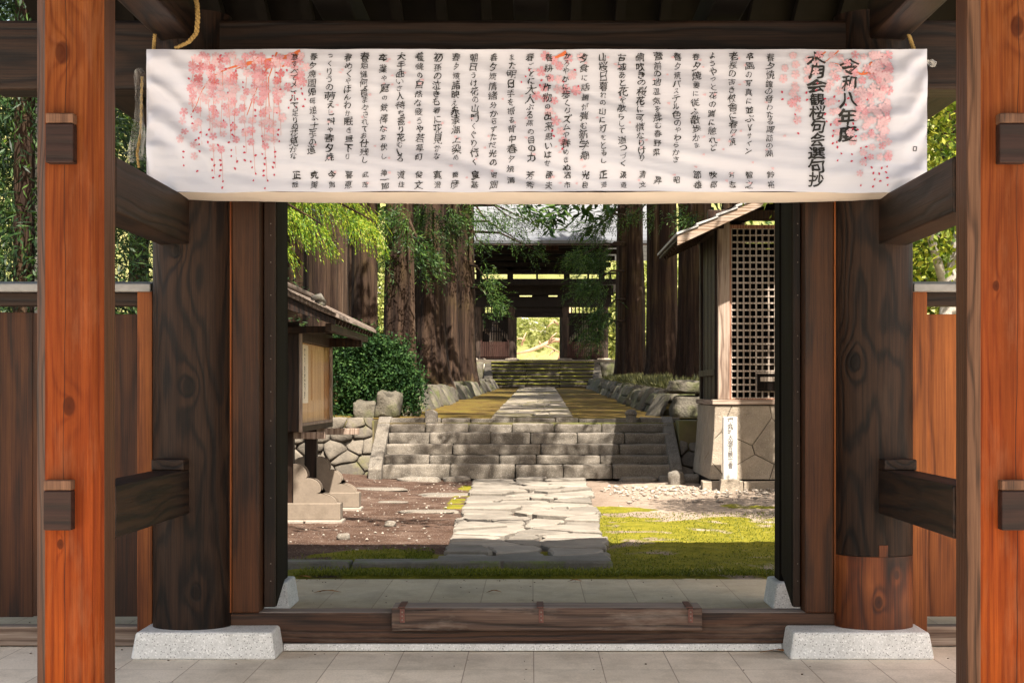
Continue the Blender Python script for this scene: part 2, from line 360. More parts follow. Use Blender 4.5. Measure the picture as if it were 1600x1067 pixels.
# jambs, doors
for sx, xj0, xj1, xl0, xl1, xe in ((-1, -1.532, -1.391, -1.39, -1.322, -1.50), (1, 1.401, 1.549, 1.355, 1.40, 1.535)):
    m = MB(); m.box(xj0, xj1, 8.97, 9.14, .2, 2.86)
    jb = m.build('jamb', M_jambf, gate, .006)
    xe0 = xj0 - .019 if sx < 0 else xj1 + .001
    m = MB(); m.box(xe0, xe0+.018, 8.966, 9.13, .2, 2.86); m.build('worn_edge', M_plank2, jb, .003)
    a = [(xl0, 9.12), (xl1, 9.12), (xe + (.0 if sx<0 else .04), 10.76), (xe - (.05 if sx<0 else .0), 10.76)]
    m = MB(); m.hexa([(x,y,.215) for x,y in a] + [(x,y,2.75) for x,y in a])
    dr = m.build('door_leaf', M_black if sx < 0 else M_black, gate, .006)
    m = MB(); x0, x1 = (xl0+.004, xl1-.004)
    m.box(x0, x1, 9.09, 9.118, .215, 2.75); dd = m.build('door_edge_post', M_dark, dr, .004)
    xm = (x0*.4 + x1*.6) if sx > 0 else (x0*.4+x1*.6)
    m = MB()
    for z in (.35,.44,.78,.96,1.05,1.18,1.33,1.5,1.62,1.83,2.0,2.14,2.2):
        m = MB(); m.tube([(xm, 9.0895, z), (xm, 9.086, z)], [.0035,.002], 6); m.build('nail_head', M_steel, dr)
# beams over the opening and the roof
m = MB(); m.box(-2.75, 2.75, 8.88, 9.14, 2.86, 3.21); m.build('lintel_beam', M_darkx, gate, .015)
m = MB(); m.box(-2.4, 2.4, 10.82, 11.05, 3.0, 3.24); m.build('rear_lintel', M_darkx, gate, .012)
m = MB(); m.box(-2.9, 2.9, 7.02, 7.25, 3.26, 3.52); m.build('front_purlin', M_darkx, gate, .012)
def roof_z(y): return 4.05 + (y-4.6)*(5.7-4.05)/(8.7-4.6) if y < 8.7 else 5.7 + (y-8.7)*(3.95-5.7)/(12.8-8.7)
m = MB()
for ya, yb in ((4.4, 8.7), (8.7, 12.8)):
    m.prism([(ya, roof_z(ya)), (yb, roof_z(yb)), (yb, roof_z(yb)+.14), (ya, roof_z(ya)+.14)], 'x', -3.6, 3.6)
roof = m.build('roof', M_soot, gate)
m = MB(); m.box(-3.65, 3.65, 8.5, 8.9, 5.85, 6.2); m.build('roof_ridge', plain('ridge_tile', (.09,.09,.095), .6), roof, .04)
for k in range(23):
    x = -3.5 + k*7/22
    m = MB()
    m.bar((x, 4.65, roof_z(4.65)-.05), (x, 8.68, roof_z(8.68)-.05), .07, .09); m.bar((x, 8.72, roof_z(8.72)-.05), (x, 12.7, roof_z(12.7)-.05), .07, .09)
    m.build('rafter', M_soot, roof)
for x in (-1.0, 0.0, 1.0):
    m = MB(); m.box(x-.09, x+.09, 7.3, 10.8, 3.262, 3.44); m.build('ceiling_joist', M_soot, gate, .01)
m = MB(); m.box(-1.6, 1.6, 8.3, 8.34, 3.3, 3.42); m.build('ceiling_batten', M_soot, gate, .004)
# ------------------------------------------------------------------ wing fences
capm = plain('grey_capping', (.20,.195,.19), .5, .4, .2, 12, 0, .2)
def wing(sx, x0, x1, pm, post_m, label):
    t = thing('wing_fence', ((x0+x1)/2, 9.15, 0), label, 'fence')
    m = MB(); m.box(min(x0, x0+sx*.078), max(x0, x0+sx*.078), 9.06, 9.14, 0.02, 1.86); m.build('post', post_m, t, .004)
    m = MB(); xs = sorted((x0 - sx*.0, x1)); m.prism([(9.02,1.845),(9.30,1.845),(9.30,1.885),(9.16,1.905),(9.02,1.885)], 'x', *xs); m.build('capping', capm, t, .006)
    m = MB(); xs = sorted((x0 + sx*.08, x1)); m.box(*xs, 9.10, 9.22, 1.775, 1.844); m.build('top_rail', M_darkx, t, .005)
    m = MB(); m.box(*xs, 9.15, 9.27, .005, .105); m.build('bottom_rail', M_greyx, t, .006)
    x = x0 + sx*.082
    r2 = random.Random(3)
    for k in range(12):
        wd = r2.choice((.155,.19,.2,.22)); a, b = sorted((x, x + sx*wd)); y = 9.17 + (k % 2)*.012
        m = MB(); m.box(a, b - .004, y, y+.025, .15 + r2.uniform(0,.01), 1.745 + r2.uniform(-.012,.006)); m.build('plank', pm, t, .003); x += sx*wd
        if abs(x) > abs(x1): break
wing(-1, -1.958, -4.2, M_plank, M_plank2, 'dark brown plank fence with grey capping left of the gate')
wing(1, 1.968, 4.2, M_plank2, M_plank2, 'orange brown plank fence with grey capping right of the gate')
# ------------------------------------------------------------------ poem banner
YB = 8.55
BX0, BX1, BZ0, BZ1 = PX(229, YB), PX(1448.5, YB), 2.306, PZ(77.5, YB)
def wrinkle(x, z):
    u = (x*.20 + z*1.0 + .05*math.sin(x*2.1)); v = x - z*.3
    a =   .024*fbm(x*.45, u*5, 1.3, 3)*(1.4 - .8*(z-BZ0)/.69) +   .007*fbm(x*.8 + 5, u*15, 7.7, 3)*(1.3 - .6*(z-BZ0)/.69)
    ax = min(x - BX0, BX1 - x); 
    a += .022*math.exp(-ax/.25)*math.sin((z*34 + ax*22) + 3*fbm(x*3, z*3, 2))*min(1, ax/.03)
    e = min(1, (z-BZ0)/.05, (BZ1-z)/.04)
    return a*max(0, e)
qm = NT('banner_cloth'); p_ = qm.obj()
n_ = qm.noise(p_, 2.2, 4)
qm.b.inputs['Subsurface Weight'].default_value = 0
M_cloth = qm.fin(qm.ramp(n_, [(.3, (.385,.39,.46)), (.7, (.43,.44,.51))]), .45, .35)
tb = qm.n('TexNoise'); tb.inputs['Scale'].default_value = 1
mp_ = qm.n('Mapping'); mp_.inputs['Rotation'].default_value = (0, R(-14), 0); mp_.inputs['Scale'].default_value = (1.2, 1, 22)
qm.put(mp_.inputs[0], p_); qm.put(tb.inputs['Vector'], mp_.outputs[0]); tb.inputs['Detail'].default_value = 3
qm.bump(tb.outputs['Fac'], .3, .012)
banner = thing('poem_banner', ((BX0+BX1)/2, YB+.13, BZ0), 'long white cloth banner of handwritten haiku and pink blossom resting across the gate braces', 'banner')
V = []; Fq = []; NX, NZ = 260, 60
for j in range(NZ+1):
    for i in range(NX+1):
        x = BX0 + (BX1-BX0)*i/NX; z = BZ0 + (BZ1-BZ0)*j/NZ
        zz = z + (.012*fbm(x*1.1, 0, 3)*max(0, 1 - j/8) - .004*max(0, 1 - j/8)*abs(math.sin(x*5)) + .005*fbm(x*2.2, 5, 3)*max(0, (j-NZ+6)/6))
        V.append((x, YB - wrinkle(x, z), zz))
for j in range(NZ):
    for i in range(NX):
        a = j*(NX+1)+i; Fq.append((a, a+1, a+NX+2, a+NX+1))
np_mesh('front_cloth', V, Fq, M_cloth, banner, smooth=True)
V = []; Fq = []; ND = 8
for j in range(ND+1):
    for i in range(NX+1):
        x = BX0 + (BX1-BX0)*i/NX; d = j/ND; mid = 1 - abs((x-(BX0+BX1)/2)/1.92)**2
        V.append((x, YB + .002 + .30*d, BZ0 - .004 - .016*math.sin(d*math.pi/1.3)*(.25+mid) - .014*d*mid + .004*fbm(x*2, d*2, 4)))
for j in range(ND):
    for i in range(NX):
        a = j*(NX+1)+i; Fq.append((a, a+NX+1, a+NX+2, a+1))
np_mesh('underside_cloth', V, Fq, plain('banner_lining', (.66,.58,.51), .6, .2, .06, 3), banner, smooth=True)
m = MB(); m.box(BX0+.003, BX1-.003, YB+.004, YB+.30, BZ1-.006, BZ1-.001); m.build('top_cloth', M_cloth, banner)
for sx, x in ((-1, BX0+.0015), (1, BX1-.0015)):
    m = MB(); m.box(x-.0015, x+.0015, YB+.002, YB+.30, BZ0, BZ1-.007); m.build('end_cloth', M_cloth, banner)
m = MB(); bz = BZ0+.03
for zz in (BZ0+.02, BZ1-.04):
    m.box(BX0+.01, BX1-.01, YB+.03, YB+.06, zz, zz+.03); m.box(BX0+.01, BX1-.01, YB+.26, YB+.29, zz, zz+.03)
m.build('wooden_frame', M_greyx, banner)
# ---- blossom print
M_pk = [plain('petal_%s' % n, c, .6, .2, .1, 20) for n, c in (('pale', (.45,.31,.35)), ('mid', (.42,.22,.26)), ('deep', (.38,.13,.15)), ('bud', (.36,.03,.06)), ('branch', (.45,.11,.04)))]
def on_cloth(px, py, off): 
    x = PX(px, YB); z = PZ(py, YB); return (x, YB - wrinkle(x, z) - off, z)
fl = MB(); LAY = [0]
def nxt(): LAY[0] += 1; return .0012 + LAY[0]*1.2e-5
def petal(cx, cy, ang, L, wd, mi, off):
    ca, sa = math.cos(ang), math.sin(ang)
    prof = [(0,0),(.35,.62),(.75,1.0),(1.0,.55),(.88,0),(1.0,-.55),(.75,-1.0),(.35,-.62)]
    fl.add([on_cloth(cx + (u*L*ca - v*wd*sa), cy + (u*L*sa + v*wd*ca), off) for u, v in prof], [(0,1,2,3,4),(0,4,5,6,7)], mi)
def flower(cx, cy, r, mi):
    cy = max(cy, 87)
    off = nxt(); a0 = rng.uniform(0, 6.28); sq = rng.uniform(.75, 1)
    for k in range(5): petal(cx, cy, a0 + k*1.2566, r*rng.uniform(.9,1.05), r*.40*sq, mi, off)
    petal_off = nxt()
    fl.add([on_cloth(cx + r*.16*math.cos(t), cy + r*.16*math.sin(t), petal_off) for t in [k*1.047 for k in range(6)]], [tuple(range(6))], min(mi+1, 3))
def bud(cx, cy, r=2.5):
    off = nxt(); a = rng.uniform(.8, 2.3)
    petal(cx, cy, a, r*1.5, r*.55, 3, off)
    if rng.random() < .6: petal(cx, cy, a + rng.choice((-1,1))*.9, r*1.2, r*.45, 3, off)
def twig(pts, w0, w1):
    off = nxt(); n = len(pts); L = []; Rr = []
    for i, (a, b) in enumerate(pts):
        p0 = pts[max(i-1,0)]; p1 = pts[min(i+1,n-1)]; dx, dy = p1[0]-p0[0], p1[1]-p0[1]; q_ = math.hypot(dx,dy) or 1
        wd = w0 + (w1-w0)*i/(n-1); L.append(on_cloth(a - dy/q_*wd, b + dx/q_*wd, off)); Rr.append(on_cloth(a + dy/q_*wd, b - dx/q_*wd, off))
    fl.add(L + Rr, [(i, i+1, n+i+1, n+i) for i in range(n-1)], 4)
def curve(a, b, sag, n=10): return [(a[0]+(b[0]-a[0])*t, a[1]+(b[1]-a[1])*t + sag*math.sin(t*3.14) + rng.uniform(-.6,.6)) for t in [i/n for i in range(n+1)]]
# left cascade
twig(curve((470,82),(425,95),2), 4.5, 2.5); twig(curve((425,95),(330,120),-6), 2.5, .9); twig(curve((430,92),(385,180),-10), 1.6, .5); twig(curve((410,88),(370,108),3), 2.2, .8)
twig(curve((472,86),(440,105),3), 3, 1.2); twig(curve((330,120),(298,180),-4), .9, .4); twig(curve((433,82),(421,120),0), 1.6, .6); twig(curve((420,120),(420,200),3), .8,.4)
for (sxp, ylen, y0) in [(289,70,175),(300,95,92),(312,140,86),(324,120,90),(334,185,88),(346,200,86),(358,130,88),(370,170,86),(382,150,90),(394,185,86),(406,140,90),(418,190,92),(430,175,88),(440,120,92),(452,70,90),(463,60,95),(305,60,200),(473,70,88)]:
    x = sxp + rng.uniform(-3,3); y = y0
    if ylen > 80: twig([(x + 2*math.sin(k), y0 + ylen*k/8) for k in range(9)], .3, .2)
    while y < y0 + ylen:
        f_ = (y - y0)/max(ylen,1)
        if f_ > .80 or rng.random() < .18: bud(x + rng.uniform(-5,5), y); y += rng.uniform(7,10)
        else:
            flower(x + rng.uniform(-5,5), y, rng.uniform(6,8), rng.choice((0,0,1,1) if y > 130 else (0,1,1,2))); y += rng.uniform(12,21) if y > 150 else rng.uniform(7,13)
    bud(x, y+3)
# middle sprig
twig(curve((885,82),(862,92),1), 3.4, 1.2)
for (x,y) in [(852,88),(866,95),(846,112),(874,104),(888,92),(860,122),(850,138),(838,150),(873,124),(884,140),(866,158),(858,176),(868,190),(876,206),(880,222),(894,118),(872,140),(908,90),(900,142),(851,155)]: flower(x, y, rng.uniform(6.5,8.8), rng.choice((0,1,1)))
for (x,y) in [(846,124),(842,133),(826,108),(820,118),(814,127),(880,126),(862,204),(866,212),(898,108),(905,133),(878,232)]: bud(x,y)
# right cascade
twig(curve((1382,112),(1340,116),2), .8, 1.6); twig(curve((1362,98),(1345,118),1), 1.8, 1); twig(curve((1345,118),(1300,100),-3), 1.2, .5); twig(curve((1352,112),(1385,140),2), 1.4, .6); twig(curve((1310,80),(1285,100),1), 1.1, .4); twig(curve((1290,82),(1262,96),1),1.1,.4)
for (sxp, y0, ylen) in [(1222,108,40),(1241,88,95),(1247,140,60),(1260,95,50),(1300,85,130),(1309,90,150),(1322,100,60),(1336,86,120),(1350,90,160),(1363,86,200),(1375,88,190),(1387,86,200),(1345,230,55),(1276,82,50),(1290,140,40),(1330,200,40)]:
    x = sxp; y = y0
    while y < y0 + ylen:
        f_ = (y-y0)/ylen
        if f_ > .86 or rng.random() < .12: bud(x + rng.uniform(-4,4), y, 2.6); y += 9
        else:
            flower(min(1388, x + rng.uniform(-4,4)), y, rng.uniform(5.8,7.8), rng.choice((0,0,0,1))); y += rng.uniform(13,20)
    bud(x, y+2)
for k in range(60):
    a_ = rng.random()**.6; flower(1392 - 95*(1-a_)*rng.uniform(.2,1) - 4, rng.uniform(86, 130 + 150*a_), rng.uniform(5.5,7.5), rng.choice((0,0,1)))
for k in range(95):
    px = rng.uniform(480, 1240); py = rng.uniform(90, 292); off = nxt()
    petal(px, py, rng.uniform(-.5,.3), rng.uniform(4,7), rng.uniform(1.4,2.2), 0, off)
fl.build('blossom_print', M_pk, banner, fix=False)
# ---- brush lettering
q = NT('brush_ink'); M_ink = q.fin(q.ramp(q.noise(q.obj(), 40, 3), [(.4,(.004,.004,.004)),(.8,(.025,.023,.022))]), .55, .3)
GC = {}
def glyph(ch, offs):
    if (ch, offs) in GC: return GC[(ch, offs)]
    cu = bpy.data.curves.new('glyph', 'FONT'); cu.body = ch; cu.size = 1; cu.offset = offs; cu.resolution_u = 3
    ob = bpy.data.objects.new('glyph', cu); COL.objects.link(ob)
    dg = bpy.context.evaluated_depsgraph_get(); me = ob.evaluated_get(dg).to_mesh()
    bm = bmesh.new(); bm.from_mesh(me); bmesh.ops.triangulate(bm, faces=bm.faces[:])
    for e in range(2):
        le = [e_ for e_ in bm.edges if e_.calc_length() > .16]
        bmesh.ops.subdivide_edges(bm, edges=le, cuts=1); bmesh.ops.triangulate(bm, faces=[f_ for f_ in bm.faces if len(f_.verts) > 3])
    vs = [(v.co.x, v.co.y) for v in bm.verts]; fs = [tuple(v.index for v in f_.verts) for f_ in bm.faces]; bm.free()
    ob.evaluated_get(dg).to_mesh_clear(); bpy.data.objects.remove(ob); bpy.data.curves.remove(cu)
    if vs:
        a = np.array(vs); c = (a.min(0)+a.max(0))/2; ext = (a.max(0)-a.min(0)); vs = [(x-c[0], y-c[1]) for x, y in vs]
    GC[(ch, offs)] = (vs, fs); return GC[(ch, offs)]
KANA = set('ぁあいうえおかがきぎくけげこごさざしじすずせそただちっつづてでとどなにぬのはばひびぶふへべほまみむめもやゆよらりるれろわをんゃょクスデテパメリルサインムーれ')
def write(mb, s, px, y0, y1, size, heavy=0, off=.0085):
    wts = [.80 if c in KANA else 1.0 for c in s]; tot = sum(wts); y = y0
    drift = rng.uniform(-1, 1)
    for i, c in enumerate(s):
        pitch = (y1-y0)*wts[i]/tot; cy = y + pitch/2; y += pitch
        bold = rng.choice((.012,.025,.04,.06))
        if i == 0 and not heavy: bold = .09
        vs, fs = glyph(c, 0)
        if len(vs) > 150 and not heavy: bold *= .35
        sw = size*rng.uniform(.82,1.2)*(.86 if c in KANA else 1.0); sh = min(sw*1.0, pitch*1.06)*rng.uniform(.92,1.08)
        rot = rng.uniform(-.10,.03); shx = rng.uniform(.03,.16); sd_ = rng.uniform(0,99)
        dx = 1.3*math.sin(i*.8 + drift*3)
        out = []; tks = [max(.5 if heavy else -.2, .75 + (.7 if heavy else 1.5)*noise.noise(Vector((x*2.6, z*2.6, sd_+9)))) for x, z in vs]
        for (x, z) in vs:
            n1 = noise.noise_vector(Vector((x*2.0, z*2.0, sd_))); n2 = noise.noise_vector(Vector((x*6.5, z*6.5, sd_+50)))
            kd = .55 if heavy else 1.0; x2 = x + kd*(n1.x*.17 + n2.x*.045); z2 = z + kd*(n1.y*.15 + n2.y*.045) + x*shx*1.1
            x3 = x2*math.cos(rot) - z2*math.sin(rot); z3 = x2*math.sin(rot) + z2*math.cos(rot)
            out.append(on_cloth(px + dx + x3*sw, cy - z3*sh, off))
        bx = (.44 if heavy else bold*12)*.0026*sw/13
        for c_, (ox, oz) in enumerate(((0,0),(1,-.5),(.45,-1.0))): mb.add([(p[0] + ox*bx*tk*sw/13, p[1] - c_*.0004, p[2] + oz*bx*tk*sw/13) for p, tk in zip(out, tks)], fs)
for s, px, y0, y1, sz in (('令和八年度', 1324, 92, 222, 27), ('水月会観桜句会選句抄', 1275, 82, 292, 26)):
    mb = MB(); write(mb, s, px, y0, y1, sz, 1); mb.build('title_lettering', M_ink, banner, fix=False)
VERSES = [(1202,'春夕焼鐘の音わたる諏訪の湖','鈴裕',84,248),(1170,'卒園の写真に並ぶＶサイン','智之',82,243),(1144,'老桜の古き校舎に春夕焼','芳志',82,230),
 (1113,'ようやっと花の蹲に憩れど','牧郎',82,238),(1087,'春夕焼妻に従ふ散歩かな','節雄',82,234),(1057,'春夕焼パステル色のやわらかさ','昭',83,256),
 (1027,'菅前の地温気を揉む春野菜','昇',82,246),(1001,'綱吹きの桜花に可憐なりけり','清文',83,254),(972,'古城あと花を散らして道つづく','汲道',83,262),
 (942,'山桜日暮れの山に灯をともし','正道',82,258),(913,'夕食に話題が弾む新学期','光良',83,252),(885,'かろやかに歩くリズムや春めきぬ','沼市',82,268),
 (856,'春耕や作物の出来思いはせ','節夫',83,262),(829,'春ごとに大人ぶる孫の目の力','芳秀',83,254),(799,'また明日手を振る背中春夕焼','清',84,272),
 (771,'春夕焼情緒分からずただ光の','明朗',83,260),(741,'朝日うけ花の山門くぐり行く','宣基',83,258),(712,'春夕焼諸映え赤漆湖上染め','義彦',83,252),
 (683,'初孫の泣きも春に花見かな','真澄',83,250),(655,'養蜂の自然な疲うや若草町','俊文',82,254),(626,'大手曲いざ人待ち寄り花むしろ','道佳',82,254),
 (600,'卒業や庭の鉄棒なお伏し','禅一郎',83,252),(570,'春炬燵何食まかされてお仕残し','武茂',83,256),(544,'春めくやほんわか眠き昼下り','喜恵',83,252),
 (516,'つくりうの萌えし料や春夕焼','今朗',83,254),(489,'春夕焼園児母追ふ土手の道','克美',83,242),(460,'草すべてメールで足りぬ花見かな','正哉',84,250)]
for px, s, nm, y0, y1 in VERSES:
    mb = MB(); write(mb, s, px, y0, y1, 13.6)
    mb.build('verse_lettering', M_ink, banner, fix=False); mb = MB()
    n = len(nm); write(mb, nm, px + rng.uniform(0,2), 266 if n > 1 else 274, 297 if n > 1 else 290, 12.0)
    mb.build('poet_name', M_ink, banner, fix=False)
mb = MB()
a = [(1427,230),(1432,230),(1432,236),(1427,236)]
for i in range(4):
    p0, p1 = a[i], a[(i+1)%4]; mb.bar(on_cloth(*p0,.004), on_cloth(*p1,.004), .003, .002, 0, (0,1,0))
mb.build('maker_mark', M_ink, banner)
# ------------------------------------------------------------------ ropes and plastic wrap
M_rope = plain('straw_rope', (.30,.20,.075), .85, .1, .4, 120, 0, .8)
def rope(pts, r, label, mat=M_rope):
    m = MB(); P = []
    for i in range(len(pts)-1):
        for t in range(10): P.append(Vector(pts[i]).lerp(Vector(pts[i+1]), t/10))
    P.append(Vector(pts[-1])); n = len(P)
    for k in range(2):
        m.tube([p + Vector((math.cos(i*1.1+k*3.14), math.sin(i*1.1+k*3.14), 0))*r*.55 for i, p in enumerate(P)], r*.62, 6)
    return tag(m.build('hanging_rope', mat, None, 0, True), label, 'rope')
def q3(px, py, Y): return (PX(px,Y), Y, PZ(py,Y))
rope([q3(304,-8,8.5), q3(308,8,8.5), q3(309,28,8.5), q3(307,52,8.52), q3(295,66,8.53), q3(274,76,8.57)], .012, 'thick straw rope looping from the tie beam to the top of the banner at left')
rope([q3(242,54,8.62), q3(241,66,8.62), q3(240,78,8.62)], .009, 'short straw rope end tied over the far left tip of the banner')
rope([q3(1420,55,8.62), q3(1424,66,8.62), q3(1428,78,8.62)], .010, 'short straw rope tying the right end of the banner to the beam')
rope([q3(222,120,8.66), q3(221,160,8.66), q3(220,205,8.66), q3(214,240,8.6), q3(217,262,8.6)], .007, 'thin straw cord hanging beside the left edge of the banner')
q = NT('clear_plastic'); M_plas = q.fin((.75,.74,.70), .35, .5)
tr = q.n('BsdfTransparent'); mx = q.n('MixShader'); q.put(mx.inputs[0], q.ramp(q.noise(q.vm('MULTIPLY', q.obj(), (60,60,4)), 1, 3), [(.45,.06),(.7,.42)]))
q.t.links.new(tr.outputs[0], mx.inputs[1]); q.t.links.new(q.b.outputs[0], mx.inputs[2]); q.t.links.new(mx.outputs[0], q.out.inputs[0])
V = []; Fq = []
prof = [(107,2),(113,8),(122,9),(140,6),(160,6),(190,9),(215,13),(235,15),(252,14)]
for (y, hw) in prof:
    for k in range(9):
        t = k/8; cxp = 219 - (y-107)*.035
        V.append((PX(cxp + (t-.5)*2*hw, 8.63), 8.63 + .02*math.sin(t*19 + y*.04), PZ(y + 2*math.sin(t*7), 8.63)))
for j in range(len(prof)-1):
    for k in range(8): Fq.append((j*9+k, j*9+k+1, j*9+k+10, j*9+k+9))
tag(np_mesh('plastic_wrap', V, Fq, M_plas, None, (PX(216,8.63), 8.63, PZ(252,8.63)), True), 'crumpled clear plastic wrap hanging at the left end of the banner', 'plastic wrap')
m = MB(); c = q3(1454, 99, 8.6); m.tube([(c[0]-.02,c[1],c[2]+.012),(c[0],c[1],c[2]+.004),(c[0]+.014,c[1],c[2]-.006),(c[0]+.018,c[1],c[2]-.02)], [.006,.018,.02,.006], 10)
tag(m.build('plastic_knot', M_plas, None, 0, True), 'small knot of clear plastic at the upper right corner of the banner', 'plastic wrap')
nr = np.random.default_rng(11)
# ------------------------------------------------------------------ grounds
def struct(o): o['kind'] = 'structure'; return o
# paving under the gate: long slabs
q = NT('paving_slabs'); p_ = q.obj()
bt = q.n('TexBrick'); bt.offset = 0; bt.inputs['Scale'].default_value = 1; bt.inputs['Mortar Size'].default_value = .0028; bt.inputs['Brick Width'].default_value = .332; bt.inputs['Row Height'].default_value = 5.2
bt.inputs['Color1'].default_value = (.36,.36,.36,1); bt.inputs['Color2'].default_value = (.64,.64,.64,1); bt.inputs['Mortar'].default_value = (0,0,0,1); bt.inputs['Mortar Smooth'].default_value = .2
mpn = q.n('Mapping'); mpn.inputs['Location'].default_value = (-.012, 2.0, 0); q.put(mpn.inputs[0], p_); q.put(bt.inputs['Vector'], mpn.outputs[0])
base = q.ramp(q.noise(p_, 3, 6, .7), [(.3,(.66,.57,.455)),(.7,(.80,.705,.58))])
base = q.mix(.30, base, q.mix(1, base, q.mix(1.0, bt.outputs['Color'], (1.8,1.8,1.8), 'MULTIPLY'), 'MULTIPLY'))
st = q.ramp(q.noise(q.vm('MULTIPLY', p_, (1,.6,1)), 2.6, 7, .78), [(.46,0),(.68,.6)])
base = q.mix(st, base, (.36,.305,.235))
base = q.mix(q.math('MULTIPLY', bt.outputs['Fac'], .5), base, (.20,.13,.085))
fine = q.noise(p_, 90, 4, .7)
base = q.mix(q.ramp(fine, [(.35,.28),(.55,0)]), base, (.20,.17,.14))
q.bump(q.math('SUBTRACT', q.math('MULTIPLY', fine, .4), bt.outputs['Fac']), .5, .004)
M_pave = q.fin(base, .8, .3)
m = MB(); m.box(-5.5, 5.5, -2.0, 9.2, -.12, 0.0); struct(m.build('paving', M_pave, None, 0, origin=(0,0,0)))
M_pave2 = M_pave.copy(); M_pave2.name = 'shaded_paving_slabs'  # darker paving copy: the dimmer light behind the sill put into its colour
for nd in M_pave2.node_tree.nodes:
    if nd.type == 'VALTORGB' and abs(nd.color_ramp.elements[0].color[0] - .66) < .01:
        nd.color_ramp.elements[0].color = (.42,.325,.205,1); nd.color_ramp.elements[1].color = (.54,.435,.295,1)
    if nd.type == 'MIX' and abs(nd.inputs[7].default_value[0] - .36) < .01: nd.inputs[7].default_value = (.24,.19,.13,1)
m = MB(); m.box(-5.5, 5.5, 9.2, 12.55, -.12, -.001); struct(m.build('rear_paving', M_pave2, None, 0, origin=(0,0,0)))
M_fore = stone('forecourt_gravel', (.5520,.4968,.4232), (.6992,.6348,.5520), .0, 3, None, None, .4, .01)
m = MB(); m.add([(-40,-60,-.03),(40,-60,-.03),(40,12.5,-.03),(-40,12.5,-.03)], [(0,1,2,3)]); struct(m.build('forecourt', M_fore, None, origin=(0,0,0)))
# courtyard ground with a moss mask
def moss_at(x, y):
    n = fbm(x*.9, y*.55, 2.2, 5); n2 = fbm(x*3.1, y*2.2, 8.1, 4)
    v = 0
    if y < 13.15: v = .75 + n*.6 + n2*.5 if x > -1.7 + n*1.5 else .1 + n2
    elif x > .45:
        edge = 20.9 + 1.6*n + .4*math.sin(x*3) - max(0, x-.9)*.3
        v = min(1, max(0, (edge - y)/1.3)) * (.85 + .8*n + .7*n2)
        d = ((x-2.0-.3*n)/1.1)**2 + ((y-19.2)/1.0)**2
        v -= max(0, 1.2-d)*.8
    else:
        v = max(0, 1 - abs(y - 14.2 - n*.6)/ (.75 if x > -1.6 else .25))*1.1 + .2*n2
        if x < -1.9 + n*.6: v *= .3
        if abs(x + .85) < .16 and 20 < y < 25: v = max(v, .6 + n2)
    return max(0, min(1, v))
xs = np.linspace(-8, 8, 240); ys = np.linspace(12.5, 27.3, 230)
V = []; att = []
for y in ys:
    for x in xs:
        mo = moss_at(x, y)
        z = .02*fbm(x*.7, y*.7, 3, 4) + mo*(.022 + .012*fbm(x*8, y*8, 1, 2)) + .010*fbm(x*5, y*5, 0, 3)
        if abs(x+.08) < .9 and y > 13: z = min(z, .012)
        z += min(1, max(0, (-x-1.6)/1.5))*max(0, min(1,(y-20)/5))*.10
        if y < 12.62: z = min(z, .0)
        V.append((x, y, z)); att.append(mo)
n = len(xs); Fq = [(j*n+i, j*n+i+1, (j+1)*n+i+1, (j+1)*n+i) for j in range(len(ys)-1) for i in range(n-1)]
q = NT('courtyard_earth'); p_ = q.obj()
at = q.n('Attribute'); at.attribute_name = 'moss'
dirt = q.ramp(q.noise(p_, 2.3, 7, .7), [(.3,(.0263,.0137,.0084)),(.5,(.0517,.0295,.0201)),(.72,(.1001,.0685,.0517))])
sp = q.n('SeparateXYZ'); q.put(sp.inputs[0], p_)
pale = q.math('MULTIPLY_ADD', sp.outputs[0], .6, .1, clamp=True)
dirt = q.mix(q.math('MULTIPLY', pale, .85), dirt, q.ramp(q.noise(p_, 5, 6, .7), [(.3,(.1728,.1296,.0972)),(.7,(.2880,.2304,.1800))]))
pb = q.n('TexVoronoi'); q.put(pb.inputs['Vector'], p_); pb.inputs['Scale'].default_value = 34
dirt = q.mix(q.ramp(pb.outputs['Distance'], [(.14,.75),(.26,0)]), dirt, q.mix(q.math('MULTIPLY', pb.outputs['Color'], 1), (.1260,.0945,.0770), (.2940,.2520,.2240)))
mn = q.noise(p_, 4, 6, .7); mf = q.noise(p_, 60, 3, .6)
mossc = q.ramp(q.math('ADD', q.math('MULTIPLY', mn, .7), q.math('MULTIPLY', mf, .3)), [(.30,(.0408,.0442,.0041)),(.5,(.1088,.0986,.0068)),(.72,(.1904,.1598,.0204))])
mk = q.ramp(q.math('ADD', at.outputs['Fac'], q.math('MULTIPLY', q.math('SUBTRACT', q.noise(p_, 9, 6, .75), .5), .9)), [(.34,0),(.56,1)])
q.bump(q.math('ADD', q.math('MULTIPLY', mf, .8), q.math('ADD', mn, q.math('MULTIPLY', pb.outputs['Distance'], -.6))), .8, .02)
M_earth = q.fin(q.mix(mk, dirt, mossc), .95, .1)
go = np_mesh('ground', V, Fq, M_earth, None, (0,0,0), True); struct(go)
a_ = go.data.attributes.new('moss', 'FLOAT', 'POINT'); a_.data.foreach_set('value', np.array(att, dtype=np.float32))
# wide land beyond
M_land = stone('woodland_floor', (.06,.045,.025), (.14,.11,.05), 0, 1.5, None, ((.07,.08,.015),(.13,.14,.03), .6, .5, .3))
m = MB()
m.add([(-300,12.4,-.06),(300,12.4,-.06),(300,900,-.06),(-300,900,-.06)], [(0,1,2,3)]); struct(m.build('land', M_land, None, origin=(0,0,0)))
